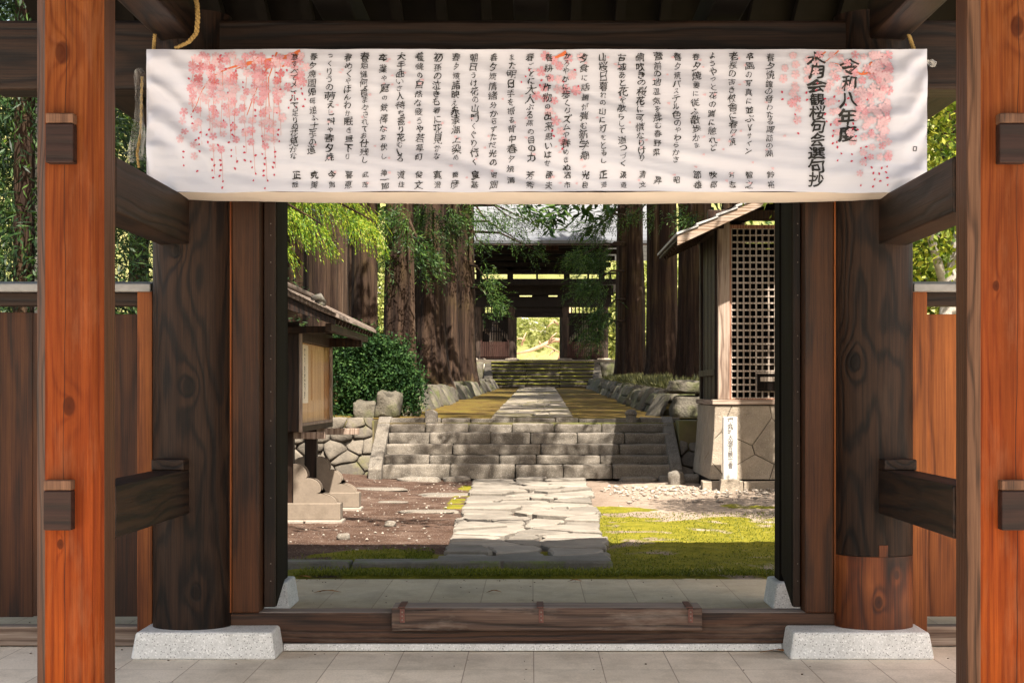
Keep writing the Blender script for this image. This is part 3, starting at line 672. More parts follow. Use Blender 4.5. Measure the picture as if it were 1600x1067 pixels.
# terrace with the mossy avenue
def TZ(y): return .93 + (y-28.5)*(1.57-.93)/(76-28.5)
def cx_path(y): return .02 + (y-28)*(.25/48)
q = NT('terrace_moss'); p_ = q.obj()
mn = q.noise(q.vm('MULTIPLY', p_, (1,.55,1)), 1.9, 8, .8); mf = q.noise(p_, 25, 4, .6)
c_ = q.ramp(q.math('ADD', q.math('MULTIPLY', mn, .75), q.math('MULTIPLY', mf, .25)), [(.36,(.020,.013,.008)),(.45,(.058,.034,.010)),(.55,(.088,.062,.011)),(.66,(.042,.054,.010))])
q.bump(q.math('ADD', mf, mn), .6, .03); M_terr = q.fin(c_, .95, .1)
xs = np.linspace(-30, 30, 121); ys = np.linspace(28.25, 80, 105)
V = []
for y in ys:
    for x in xs:
        z = TZ(y) + .02*fbm(x*.6, y*.3, 9, 3) - .01
        if abs(x - cx_path(y)) < 1: z = min(z, TZ(y)-.004)
        if x > 3: z += min(.5, (x-2.6)*.25)*min(1, (y-29)/3 if y > 29 else 0)
        if x < -2.2: z += min(.45, (-x-2.2)*.3)*min(1, (y-29.5)/3 if y > 29.5 else 0)
        V.append((x, y, z))
n = len(xs); Fq = [(j*n+i, j*n+i+1, (j+1)*n+i+1, (j+1)*n+i) for j in range(len(ys)-1) for i in range(n-1)]
struct(np_mesh('terrace', V, Fq, M_terr, None, (0,0,0), True))
m = MB(); m.box(-30, -2.45, 27.3, 28.4, -.06, .90); m.box(2.3, 30, 27.3, 28.4, -.06, .90); m.box(-2.5, 2.35, 27.9, 28.1, -.06, .86)
struct(m.build('terrace_bank', M_land, None, origin=(0,0,0)))
m = MB(); m.add([(-120,79,2.66),(120,79,2.66),(120,190,2.66),(-120,190,2.66)], [(0,1,2,3)]); m.box(-120,120,78.9,79,0,2.655)
struct(m.build('upper_ground', stone('upper_gravel', (.5,.46,.38), (.68,.63,.54), 0, 2), None, origin=(0,0,0), fix=False))
# kerb
M_kerb = stone('kerb_stone', (.0675,.0630,.0540), (.1710,.1530,.1305), .3, 6, None, ((.0540,.0810,.0108),(.1260,.1530,.0180), 5, .55, .4), .6, .02)
m = MB(); x = -6.0; rr = random.Random(4)
while x < 1.0:
    L = rr.uniform(.9, 1.7); m.box(x+.008, min(x+L,.62)-.008, 13.16, 13.52, -.05, .055, 0, .012, rr); x += L
    if x > .4: break
struct(m.build('kerb', M_kerb, None, .015, origin=(0,13,0)))
# flagstones from clipped Voronoi cells
def clip(poly, nx, ny, c):
    out = []
    for i in range(len(poly)):
        a = poly[i]; b = poly[(i+1)%len(poly)]; da = a[0]*nx+a[1]*ny-c; db = b[0]*nx+b[1]*ny-c
        if da <= 0: out.append(a)
        if (da < 0) != (db < 0) and da != db:
            t = da/(da-db); out.append((a[0]+(b[0]-a[0])*t, a[1]+(b[1]-a[1])*t))
    return out
def cells(seeds, rect, sx=1.0, sy=1.0):
    x0,x1,y0,y1 = rect; res = []
    S = [(a*sx, b*sy) for a,b in seeds]
    for i, (a,b) in enumerate(S):
        poly = [(x0*sx,y0*sy),(x1*sx,y0*sy),(x1*sx,y1*sy),(x0*sx,y1*sy)]
        for j, (c,d) in enumerate(S):
            if i == j or (a-c)**2 + (b-d)**2 > 60: continue
            poly = clip(poly, c-a, d-b, (c*c+d*d-a*a-b*b)/2)
            if len(poly) < 3: break
        if len(poly) >= 3: res.append([(u/sx, v/sy) for u,v in poly])
    return res
def inset(poly, g):
    n = len(poly); cx = sum(p[0] for p in poly)/n; cy = sum(p[1] for p in poly)/n; out = []
    for (x,y) in poly:
        d = math.hypot(x-cx, y-cy); k = max(.3, 1 - g*1.25/max(d,.01)); out.append((cx+(x-cx)*k, cy+(y-cy)*k))
    return out
def rough_edge(poly, step, amp, rg):
    out = []
    for i in range(len(poly)):
        a = poly[i]; b = poly[(i+1)%len(poly)]; L = math.hypot(b[0]-a[0], b[1]-a[1]); k = max(1, int(L/step))
        for t in range(k):
            f_ = t/k; j = amp*(1 if t else .3); out.append((a[0]+(b[0]-a[0])*f_ + rg.uniform(-j,j), a[1]+(b[1]-a[1])*f_ + rg.uniform(-j,j)))
    return out
def slab(mb, poly, zf, th, rg, mi=0):
    n = len(poly); dz = rg.uniform(-.012,.014); tx = rg.uniform(-.012,.012); ty = rg.uniform(-.012,.012)
    cx = sum(p[0] for p in poly)/n; cy = sum(p[1] for p in poly)/n
    z = lambda x,y: zf(x,y) + th + dz + tx*(x-cx) + ty*(y-cy)
    top = inset(poly, .018); vs = [(x,y,zf(x,y)-.06) for x,y in poly] + [(x,y,z(x,y)-.012) for x,y in poly] + [(x,y,z(x,y)) for x,y in top]
    fs = [tuple(range(2*n,3*n))] + [(i,(i+1)%n,n+(i+1)%n,n+i) for i in range(n)] + [(n+i,n+(i+1)%n,2*n+(i+1)%n,2*n+i) for i in range(n)]
    mb.add(vs, fs, mi)
M_flag = stone('flagstone', (.0915,.0779,.0638), (.2007,.1771,.1476), .5, 3.2, None, ((.0472,.0590,.0089),(.1181,.1181,.0177), 3, .74, .3), .55, .02, .85, .35)
rg = random.Random(21); seeds = []
y = 13.75
while y < 26.6:
    k = rg.choice((2,3,3,4)) ; 
    for i in range(k): seeds.append((-.08 + (i+.5-k/2)*1.62/k + rg.uniform(-.22,.22), y + rg.uniform(-.32,.32)))
    y += rg.uniform(.36,.62)
mb = MB()
def half_w(y): return .70 + (y-13.5)*.015
for poly in cells(seeds, (-1, 1, 13.55, 26.45), 1, .9):
    poly = [((x+.08)*half_w(yy) + -.06 , yy) for x,yy in [(max(-1.08,min(.92,px_)), py_) for px_,py_ in poly]]
    poly = [(x + (.07*fbm(yy*1.7, 3 if x > 0 else 9, 2, 3) if abs(x+.06) > half_w(yy)*.85 else 0), yy) for x, yy in poly]
    poly = rough_edge(inset(poly, rg.uniform(.018,.045)), .11, .022, rg)
    slab(mb, poly, lambda x,y: .012, .035 + (.02 if rg.random() < .3 else 0), rg)
mb.hexa([(-.72,13.16,-.02),(.60,13.16,-.02),(.60,13.5,-.02),(-.72,13.5,-.02),(-.71,13.18,.065),(.59,13.18,.065),(.59,13.5,.075),(-.71,13.5,.075)])
struct(mb.build('path', M_flag, None, origin=(0,20,0)))
M_flag2 = stone('avenue_flagstone', (.0800,.0650,.0500), (.2100,.1800,.1450), .3, 2.2, None, ((.0600,.0550,.0075),(.1200,.1000,.0150), 1.2, .55, .2), .6, .03, .9, .4)
seeds = []; y = 28.6
while y < 76:
    k = rg.choice((2,2,3))
    for i in range(k): seeds.append(((i+.5-k/2)*1.4/k + rg.uniform(-.12,.12), y + rg.uniform(-.1,.1)))
    y += rg.uniform(.55,.8)
mb = MB()
for poly in cells(seeds, (-.68, .68, 28.35, 76.2)):
    poly = rough_edge(inset([(x*(1+(y_-28)*.003) + cx_path(y_), y_) for x,y_ in poly], .02), .25, .015, rg)
    slab(mb, poly, lambda x,y: TZ(y), .02, rg)
struct(mb.build('avenue_path', M_flag2, None, origin=(0,50,0)))
# ------------------------------------------------------------------ stone stairs
M_step = stone('step_stone', (.0509,.0431,.0347), (.1526,.1304,.1047), .35, 4.5, (70.,(.2992,.2753,.2453),(.1137,.0987,.0838)), ((.0598,.0598,.0180),(.1197,.1137,.0359), 3, .78, .2), .8, .02, .9, .6)
def rough_block(mb, x0, x1, y0, y1, z0, z1, seed, amp=.016, r=.022):
    nx, ny, nz = max(3, int((x1-x0)/.05)), 5, 5
    bm = bmesh.new(); vs = {}; 
    def key(i, j, k): return (i, j, k)
    def P(i, j, k):
        p = Vector((x0+(x1-x0)*i/nx, y0+(y1-y0)*(j/ny)**2, z0+(z1-z0)*k/nz)); c = Vector((max(x0+r,min(x1-r,p.x)), max(y0+r,min(y1-r,p.y)), max(z0+r,min(z1-r,p.z))))
        d = p - c
        if d.length > 1e-6: 
            chip = r*(1 + .9*max(0, fbm(p.x*4+seed, p.y*4, p.z*6, 3))); p = c + d.normalized()*min(d.length, chip)*(r/chip if chip > r else 1)
        n_ = fbm(p.x*5+seed, p.y*5, p.z*7, 4)*amp
        return (p.x, p.y - n_*(j == 0), p.z + n_*.5*(k == nz))
    def V_(i, j, k):
        if (i,j,k) not in vs: vs[(i,j,k)] = len(L); L.append(P(i,j,k))
        return vs[(i,j,k)]
    L = []; fs = []
    for i in range(nx):
        for k in range(nz): fs.append((V_(i,0,k),V_(i+1,0,k),V_(i+1,0,k+1),V_(i,0,k+1)))
        for j in range(ny): fs.append((V_(i,j,nz),V_(i+1,j,nz),V_(i+1,j+1,nz),V_(i,j+1,nz)))
    for k in range(nz):
        for j in range(ny): fs.append((V_(0,j,k),V_(0,j,k+1),V_(0,j+1,k+1),V_(0,j+1,k))); fs.append((V_(nx,j,k),V_(nx,j+1,k),V_(nx,j+1,k+1),V_(nx,j,k+1)))
    mb.add(L, fs)
stairs = thing('stone_stairs', (-.07, 27.2, 0), 'five broad steps of lichen spotted stone blocks at the end of the flagstone path', 'stairs')
ZT = [.246, .380, .537, .709, .845]; ZBm = [.03] + ZT[:-1]
JOIN = [[597,703,805,880,957,1052],[600,671,780,838,938,1052],[603,707,845,968,1050],[607,671,766,829,902,976,1048],[609,664,732,800,866,940,1046]]
for i in range(5):
    Y = 26.5 + .32*i; m = MB(); J = JOIN[i]
    for a, b in zip(J[:-1], J[1:]):
        dy = rg.uniform(-.02,.02); rough_block(m, PX(a,Y)+.004, PX(b,Y)-.004, Y+dy, Y+.5, ZBm[i]-(.004 if i else 0), ZT[i]+rg.uniform(-.008,.008), rg.uniform(0,50))
    m.build('step', M_step, stairs, 0, True)
m = MB(); J = [592,664,690,735,800,868,905,985,1000,1062]; Y = 28.12
for a, b in zip(J[:-1], J[1:]): m.box(PX(a,Y)+.005, PX(b,Y)-.005, Y+rg.uniform(-.02,.02), Y+.34, ZT[4]-.05, .925+rg.uniform(-.01,.008), 0, .012, rg)
m.build('landing_edge', M_step, stairs, .014)
for a, b, lab in ((576,597,'l'),(1047,1065,'r')):
    x0, x1 = PX(a,26.4), PX(b,26.4)
    m = MB(); m.prism([(26.28,.0),(26.28,.19),(26.42,.285),(28.15,.95),(28.4,.95),(28.4,.3),(27.0,0)], 'x', x0, x1); m.build('side_kerb', M_step, stairs, .018)
def boulder(x, y, z, sx, sy, sz, seed, name='loose_stone', mat=None, sq=.62, am=.22):
    bm = bmesh.new(); bmesh.ops.create_icosphere(bm, subdivisions=3, radius=1)
    vs = []
    for v in bm.verts:
        p = v.co.copy(); p = Vector([math.copysign(abs(c)**sq, c) for c in p]); p *= 1 + am*fbm(p.x*1.3+seed, p.y*1.3, p.z*1.3, 5)
        vs.append((x + p.x*sx, y + p.y*sy, z + p.z*sz))
    m = MB(); m.add(vs, [tuple(v.index for v in f.verts) for f in bm.faces]); bm.free()
    return m, (mat or M_step)
STN = [(658,26.35,.0,.33,.2,.075,'long flat stone wedged under the left half of the bottom step'),(715,26.32,.01,.21,.18,.07,'dark rounded stone under the bottom step beside the path'),
       (634,26.3,-.01,.1,.1,.045,'small flat stone under the left end of the bottom step'),
       (1000,26.35,.02,.28,.2,.06,'flat stone under the right part of the bottom step'),(1041,26.3,.02,.12,.12,.07,'small stone at the foot of the right stair kerb'),
       (1056,25.6,.06,.12,.12,.14,'upright pale stone in front of the right stair kerb'),(1081,25.9,.04,.14,.12,.09,'rough round stone between the stair kerb and the shrine base'),
       (700,22.8,.0,.4,.3,.022,'broad flat stone half buried in the brown earth left of the path'),(590,23.8,.02,.4,.3,.022,'broad pale flat stone in the earth before the left kerb'),(612,21.2,.0,.2,.14,.024,'flat pale stone on the earth beside the notice board'),
       (672,19.6,.0,.32,.2,.02,'thin pale slab lying in the earth at the left path edge'),(536,15.9,.02,.06,.05,.035,'fist sized pale stone on the earth near the kerb'),(610,17.5,.02,.055,.05,.035,'single round pebble on bare earth left of the path')]
for i, (px, Y, z, a, b, c, lab) in enumerate(STN):
    m, mt = boulder(PX(px,Y), Y, z, a, b, c, i*3.3)
    tag(m.build('loose_stone', mt, None, 0, True), lab, 'stone', 'loose stones around the courtyard')
for px, Y, rad, lab in ((674,28.0,.10,'short squared stone post at the left end of the top step'),(986,28.0,.085,'short round topped stone post at the right of the top step')):
    x = PX(px,Y); m = MB()
    if rad > .09: m.prism([(x-.1,.80),(x+.1,.80),(x+.1,1.02),(x+.02,1.075),(x-.1,1.04)], 'y', Y-.1, Y+.1)
    else: m.tube([(x,Y,.8),(x,Y,.94),(x,Y,1.0),(x,Y,1.03)], [.085,.085,.085,.05], 14); m.tube([(x,Y,.965),(x,Y,1.0),(x,Y,1.05),(x,Y,1.07)], [.09,.1,.08,.03], 14)
    tag(m.build('stone_post', M_step, None, .02), lab, 'stone post', 'short stone posts on the top step')
# ------------------------------------------------------------------ stone walls
def wall_stone(mb, poly, P, bulge, rg):
    """poly in wall (u, v); P(u, v, out) gives the world point"""
    poly = rough_edge(poly, .12, .012, rg); n = len(poly); cu = sum(p[0] for p in poly)/n; cv = sum(p[1] for p in poly)/n
    b = bulge*rg.uniform(.5,1.3); tu = rg.uniform(-.25,.25); tv = rg.uniform(-.25,.25); rings = []
    for k, o in ((1.0,-.10),(.985,.35),(.90,.75),(.72,.95),(.38,1.0)):
        rings.append([P(cu+(u-cu)*k, cv+(v-cv)*k, (o*b if o > 0 else o) + (tu*(u-cu)+tv*(v-cv))*k*(o > 0) + (.012*fbm(u*6,v*6,k*3,3) if o > 0 else 0)) for u,v in poly])
    vs = [p for r_ in rings for p in r_] + [P(cu, cv, b)]; c = len(vs)-1
    fs = [(r_*n+i, r_*n+(i+1)%n, (r_+1)*n+(i+1)%n, (r_+1)*n+i) for r_ in range(4) for i in range(n)] + [(4*n+i, 4*n+(i+1)%n, c) for i in range(n)]
    mb.add(vs, fs)
def seeds_for(u0,u1,v0,v1,su,sv,rg,j=.32):
    S = []; v = v0 + sv/2; k = 0
    while v < v1:
        u = u0 + (k%2)*su/2
        while u < u1 + su/2: S.append((u + rg.uniform(-j,j)*su, v + rg.uniform(-j,j)*sv)); u += su
        v += sv; k += 1
    return S
M_rub = stone('rubble_stone', (.0450,.0382,.0300), (.1500,.1275,.1013), .6, 4, None, ((.0450,.0450,.0150),(.1050,.0975,.0300), 2, .62, .3), .8, .03)
rg = random.Random(5); mb = MB()
for poly in cells(seeds_for(-6,-2.46,0,.96,.36,.19,rg), (-6,-2.47,-.02,.95), 1, 1.5): wall_stone(mb, inset(poly,.003), lambda u,v,o: (u, 27.15 - o + v*.18, v), .07, rg)
w_ = thing('rubble_wall', (-4.2, 27.2, 0), 'low retaining wall of rough field stones left of the stone stairs', 'wall')
mb.build('wall_stones', M_rub, w_, 0, True)
m = MB(); m.prism([(27.16,-.05),(27.5,-.05),(27.5,.93),(27.33,.93)], 'x', -6, -2.47); m.build('wall_core', M_rub, w_)
rg = random.Random(15); mb = MB()
for poly in cells(seeds_for(2.3,2.75,0,.9,.3,.2,rg), (2.31,2.95,-.02,.9), 1, 1.5): wall_stone(mb, inset(poly,.006), lambda u,v,o: (u, 26.9 - o + v*.8, v), .05, rg)
w_ = thing('rubble_wall', (2.6, 27.2, 0), 'narrow sloping stone infill between the stairs and the shrine base', 'wall')
mb.build('wall_stones', M_rub, w_, 0, True)
M_ret = stone('retaining_stone', (.0275,.0237,.0182), (.1210,.1045,.0798), .7, 3, None, ((.0275,.0358,.0083),(.0715,.0770,.0165), 1.6, .55, .3), .9, .05)
for sx, xa, xb, ya, yb, hh, lab in ((-1, -2.05, -1.45, 29.6, 75, .47, 'mossy retaining wall of leaning upright stones left of the avenue'), (1, 2.15, 2.45, 29.8, 75, .46, 'dark mossy retaining wall along the right of the avenue')):
    rg = random.Random(8+sx); mb = MB(); y = ya
    while y < yb:
        Ls = rg.uniform(.5,1.15); k = (y-ya)/(yb-ya); x = xa + (xb-xa)*k; h = hh*rg.uniform(.82,1.08); xc = x + rg.uniform(-.06,.06)
        tops = .14*rg.uniform(.6,1.4)
        P = lambda u, v, o, y=y, xc=xc: (xc - sx*o + sx*v*.45, y + u + v*.35*(1 if sx < 0 else .4), TZ(y+u) - .06 + v)
        if sx < 0 or rg.random() < .5:
            wall_stone(mb, [(0.01,0),(Ls-.01,0),(Ls-.02,h),(.02,h)], P, .07, rg)
        else:
            wall_stone(mb, [(0.01,0),(Ls-.01,0),(Ls-.02,h*.48),(.02,h*.48)], P, .07, rg); wall_stone(mb, [(0.01,h*.49),(Ls-.01,h*.5),(Ls-.02,h),(.02,h)], P, .07, rg)
        # cap lying on the bank
        z = TZ(y) - .06 + h; x2 = xc + sx*h*.45
        mb.hexa([(x2-sx*.02,y+.15,z-.14),(x2+sx*.5,y+.15,z-.14),(x2+sx*.5,y+Ls+.13,z-.14),(x2-sx*.02,y+Ls+.13,z-.14),(x2,y+.16,z),(x2+sx*.5,y+.16,z+.01),(x2+sx*.5,y+Ls+.12,z),(x2,y+Ls+.12,z-.01)])
        y += Ls
    w_ = thing('retaining_wall', ((xa+xb)/2, 50, .9), lab, 'wall'); mb.build('wall_stones', M_ret, w_, 0, True)
    if sx < 0:
        m, _ = boulder(PX(607,29.3), 29.3, 1.12, .20, .3, .24, 5, sq=.38, am=.3); m.build('end_boulder', M_ret, w_, 0, True)
        m, _ = boulder(PX(572,29.3), 29.4, 1.0, .2, .3, .2, 9, sq=.38, am=.3); m.build('end_boulder', M_ret, w_, 0, True)
    else:
        m, _ = boulder(PX(1074,29.5), 29.4, 1.08, .27, .3, .22, 15, sq=.45, am=.3); m.build('end_boulder', M_ret, w_, 0, True)
        m, _ = boulder(PX(1074,29.5), 29.4, 1.43, .32, .3, .11, 19, sq=.45, am=.3); m.build('end_boulder', M_ret, w_, 0, True)
# pebbles (uncountable) and fallen leaves
def pebbles(n, fx, smin, smax, seed):
    g = np.random.default_rng(seed); V = []; Fq = []; ico = bmesh.new(); bmesh.ops.create_icosphere(ico, subdivisions=1, radius=1)
    bv = np.array([v.co[:] for v in ico.verts]); bf = np.array([[v.index for v in f.verts] for f in ico.faces]); ico.free()
    for i in range(n):
        x, y, s = fx(g); r = g.uniform(smin, smax)*s; jit = bv*(1 + g.uniform(-.3,.3,(len(bv),1))); jit = jit*np.array([r*g.uniform(.7,1.6), r*g.uniform(.7,1.3), r*g.uniform(.35,.7)])
        a = g.uniform(0,6.28); c, s_ = math.cos(a), math.sin(a); jit = np.stack([jit[:,0]*c - jit[:,1]*s_, jit[:,0]*s_ + jit[:,1]*c, jit[:,2]],1)
        Fq.append(bf + len(V)*len(bv)); V.append(jit + np.array([x,y,.022 + min(1, max(0, (-x-1.6)/1.5))*max(0, min(1,(y-20)/5))*.10]))
    return np.concatenate(V), np.concatenate(Fq)
M_peb = stone('pebble', (.1425,.1162,.0938), (.3150,.2700,.2250), .7, 9, None, None, .3, .01, .85, .2)
def f_right(g):
    x = g.uniform(.95, 4.2); y = 24.6 - abs(g.normal(0, 1.5)); return x, y, 1.0
def f_left(g):
    x = -.9 - abs(g.normal(0, .9)); y = g.uniform(14.6, 25.5); return x, y, .7
V1, F1 = pebbles(560, f_right, .010, .034, 1); o = np_mesh('gravel', V1, F1, M_peb, None, (0,0,0)); tag(o, 'pale gravel and stone chips scattered at the foot of the shrine base', 'gravel', kind='stuff')
V1, F1 = pebbles(240, f_left, .006, .022, 2); o = np_mesh('pebbles', V1, F1, M_peb, None, (0,0,0)); tag(o, 'small pale pebbles scattered over the brown earth at left', 'pebbles', kind='stuff')
# ------------------------------------------------------------------ generic leaves
def rotz(a): return np.array([[math.cos(a),-math.sin(a),0],[math.sin(a),math.cos(a),0],[0,0,1]])
def leaf_quads(C, D, Lw, Ww, g, rnd=.5):
    """diamond leaves at C along D"""
    n = len(C); D = D + g.normal(0, rnd, (n,3)); D /= np.linalg.norm(D, axis=1, keepdims=True) + 1e-9
    U = np.cross(D, g.normal(0, 1, (n,3))); U /= np.linalg.norm(U, axis=1, keepdims=True) + 1e-9
    L = Lw*g.uniform(.6,1.25,(n,1)); W_ = Ww*g.uniform(.7,1.2,(n,1))
    V = np.stack([C, C + D*L*.5 + U*W_*.5, C + D*L, C + D*L*.5 - U*W_*.5], 1).reshape(-1,3)
    return V, np.arange(4*n).reshape(n,4)
def cat(parts):
    V = []; Fs = []; b = 0
    for v, f in parts: V.append(v); Fs.append(f + b); b += len(v)
    return np.concatenate(V), np.concatenate(Fs)
def strand_set(P, D, L, nb, bl, bw, g, spread=.7, droop=.0):
    """feathery sprays: each strand starts at P, runs along D for length L with nb blades to both sides"""
    n = len(P); D = D/ (np.linalg.norm(D,axis=1,keepdims=True)+1e-9); Cs = []; Ds = []
    side = np.cross(D, g.normal(0,1,(n,3))); side /= np.linalg.norm(side,axis=1,keepdims=True)+1e-9
    for k in range(nb):
        t = (k+.5)/nb; pos = P + D*(L*t) + np.array([0,0,-droop])*(t*t*L)
        s = side*(1 if k % 2 else -1)
        Cs.append(pos); Ds.append(D + s*spread + np.array([0,0,-droop*1.2*t]))
    C = np.concatenate(Cs); Dd = np.concatenate(Ds)
    return leaf_quads(C, Dd, bl, bw, g, .16)
L_YG = leafmat('young_cedar_leaf', [(.0225,.0638,.0060),(.0675,.1350,.0090),(.1500,.2100,.0150),(.2700,.2775,.0225)], .4, 1.3)
L_CED = leafmat('cedar_leaf', [(.0051,.0161,.0043),(.0136,.0365,.0076),(.0306,.0680,.0119),(.0723,.1190,.0213)], .3, .7)
L_DRK = leafmat('dark_conifer_leaf', [(.003,.009,.004),(.007,.019,.006),(.016,.038,.009),(.045,.08,.016)], .22, .8)
L_BSH = leafmat('shrub_leaf', [(.0030,.0105,.0037),(.0075,.0225,.0060),(.0165,.0413,.0097),(.0375,.0713,.0188)], .12, 2.2, .65, .08)
L_BRD = leafmat('broadleaf', [(.012,.028,.004),(.05,.085,.008),(.13,.16,.015),(.26,.26,.035)], .42, 1.2)
L_PIN = leafmat('pine_leaf', [(.1120,.1400,.0350),(.1820,.2100,.0560),(.2520,.2660,.0840),(.3220,.3220,.1260)], .35, .8)
q = NT('cedar_bark'); p_ = q.obj()
f0 = q.noise(q.vm('MULTIPLY', p_, (4.5,4.5,.16)), 1, 3, .55); f1 = q.noise(q.vm('MULTIPLY', p_, (14,14,.55)), 1, 5, .65); f2 = q.noise(q.vm('MULTIPLY', p_, (50,50,1.6)), 1, 3, .6); f3 = q.noise(p_, .9, 4, .6)
c_ = q.ramp(q.math('ADD', q.math('MULTIPLY', f0, .38), q.math('ADD', q.math('MULTIPLY', f1, .4), q.math('MULTIPLY', f2, .22))), [(.36,(.0048,.0024,.0018)),(.47,(.0156,.0081,.0051)),(.60,(.0510,.0300,.0186)),(.72,(.1440,.1020,.0690))])
c_ = q.mix(q.ramp(f3, [(.50,0),(.68,.55)]), c_, q.mix(1.0, c_, (1.5,1.75,.9), 'MULTIPLY'))
q.bump(q.math('ADD', f1, q.math('MULTIPLY', f2, .5)), 1.0, .05); M_bark = q.fin(c_, .9, .15)
M_gbark = stone('grey_bark', (.16,.14,.12), (.36,.33,.29), 0, 6, None, None, .5, .02)
def trunk(mb, x, y, z0, h, r, flare, seed, n=40, nz=30, lean=(0,0), twist=0):
    vs = []
    for j in range(nz+1):
        t = j/nz; z = h*t**1.6; rz = r*.92*(1-.5*z/max(h,14)) + flare*.55*math.exp(-z/.5)
        for i in range(n):
            a = 2*math.pi*i/n; 
            fl_ = .20*fbm(math.cos(a)*2.2+seed, math.sin(a)*2.2, z*.12, 3) + .08*math.exp(-z/1.2)*math.sin(a*5+seed) + .09*fbm(math.cos(a)*7+seed, math.sin(a)*7, z*.2, 2)
            rr_ = rz*(1+fl_); vs.append((x + lean[0]*z + rr_*math.cos(a+twist*z), y + lean[1]*z + rr_*math.sin(a+twist*z), z0 + z - .15))
    fs = [(j*n+i, j*n+(i+1)%n, (j+1)*n+(i+1)%n, (j+1)*n+i) for j in range(nz) for i in range(n)] + [tuple(range(nz*n, nz*n+n))]
    mb.add(vs, fs)
# ------------------------------------------------------------------ cedars of the avenue
g = np.random.default_rng(5)
def crown_mesh(g, h, rad, nbr, nst, ztop=1.0, blade=.22, bw=.05):
    P = []; D = []
    for b in range(nbr):
        t = g.uniform(0,1)**.8; z = h*t; r = rad*(1-t*.9)*g.uniform(.5,1.05); a = g.uniform(0,6.28)
        d = np.array([math.cos(a), math.sin(a), -.15])
        k = max(3, int(nst*(.4 + r/rad)))
        for s in range(k):
            f_ = g.uniform(.15,1); P.append(d*r*f_ + np.array([0,0,z - .5*r*f_*f_]) + g.normal(0,.10,3)); dd = d*.8 + g.normal(0,.5,3); dd[2] -= .5; D.append(dd)
    P = np.array(P); D = np.array(D)
    return strand_set(P, D, .55, 7, blade, bw, g, .8, .15)
CV, CF = crown_mesh(g, 12, 4.0, 84, 18, blade=.34, bw=.10)
CED = [(508,32,.44,.25),(568,36,.31,.15),(624,39,.36,.25),(671,45,.47,.45),(704,53,.24,.25),(727,58,.34,.30),(984,62,.53,.35),(1036,50,.49,.45),(1084,38,.38,.25),(455,41,.4,.2)]
CL = ['broad dark cedar trunk behind the roof of the notice board','slim cedar trunk between the bush and the bright gap in the trees','pale streaked cedar trunk rising above the dark green bush','thickest cedar trunk on the left of the avenue with a flared foot and burl',
      'thin cedar trunk squeezed between the thickest trunk and the sunlit one','sunlit cedar trunk nearest the far gate on the left','dark cedar trunk nearest the far gate on the right','thick grooved cedar trunk in the middle of the right row','reddish dark cedar trunk beside the shrine eave','dark cedar trunk half hidden behind the left door jamb']
# hanging sprays on particular trees: (px, py, Y, half width px, half height px, strands)
LOW = {1:[(560,345,36,30,25,40)], 2:[(615,345,38,38,28,130),(600,400,38,22,30,60),(655,380,38,26,22,50)], 3:[(660,335,44,40,20,120),(690,360,44,26,34,90),(640,405,43,22,16,60),(668,412,43,30,22,60)], 4:[(720,335,52,26,16,70)],
       5:[(760,345,57,30,22,110),(790,335,57,38,14,90),(825,345,57,30,22,60),(835,390,58,12,16,30),(762,440,57,14,36,90),(775,475,57,16,12,60),(745,375,57,16,14,40),(800,370,57,20,16,40)],
       6:[(930,355,60,30,22,180),(905,400,59,22,12,120),(935,400,60,28,20,190),(925,445,60,32,18,220),(940,490,60,26,22,190),(930,525,60,24,18,130),(955,340,60,14,26,60)], 7:[(1000,330,48,30,14,50)], 8:[(1080,335,37,24,16,40)]}
crown0 = None
for i, (px, Y, r, fl_) in enumerate(CED):
    x = PX(px, Y); z0 = TZ(Y) + (.42 if x < 0 else .42)
    t = thing('cedar_tree', (x, Y, z0), CL[i], 'tree', 'cedars lining the avenue')
    mb = MB(); trunk(mb, x, Y, z0, 19, r, fl_, i*3.7, 56, 34, lean=(g.uniform(-.004,.004), 0)); mb.build('trunk', M_bark, t, 0, True)
    if crown0 is None:
        crown0 = np_mesh('crown', CV + np.array([x, Y, z0 + 10.6]), CF, L_CED, t)
    else:
        c = crown0.copy(); COL.objects.link(c); c.parent = t; c.rotation_euler = (0,0,i*1.3); s = .78 + .04*(i % 6); c.scale = (s,s,s); c.location = (0,0,10.6*(1-s) + (i%3)*.9)
    parts = []; mb = MB()
    for (qx,qy,qY,hw,hh,n) in LOW.get(i, []):
        n = int(n*.85); sc = qY/F
        C = np.array([PX(qx,qY), qY, PZ(qy,qY)]); Pn = C + g.normal(0,.5,(n,3))*np.array([hw*sc, .5, hh*sc])
        out = np.sign(C[0]-x); D = np.tile(np.array([out*.55, -.15, -.55]), (n,1)) + g.normal(0,.45,(n,3))
        parts.append(strand_set(Pn, D, .42, 11, .12, .026, g, .75, .25))
        mid = Vector(C); st_ = Vector((x, Y, C[2]+.6)); mb.tube([st_, st_.lerp(mid,.5)+Vector((0,0,.25)), mid, mid + Vector((out*.35,-.1,-.2))], [.05,.035,.02,.008], 6)
    if parts:
        v, f = cat(parts); np_mesh('low_foliage', v, f, L_CED, t); mb.build('branch', M_bark, t, 0, True)
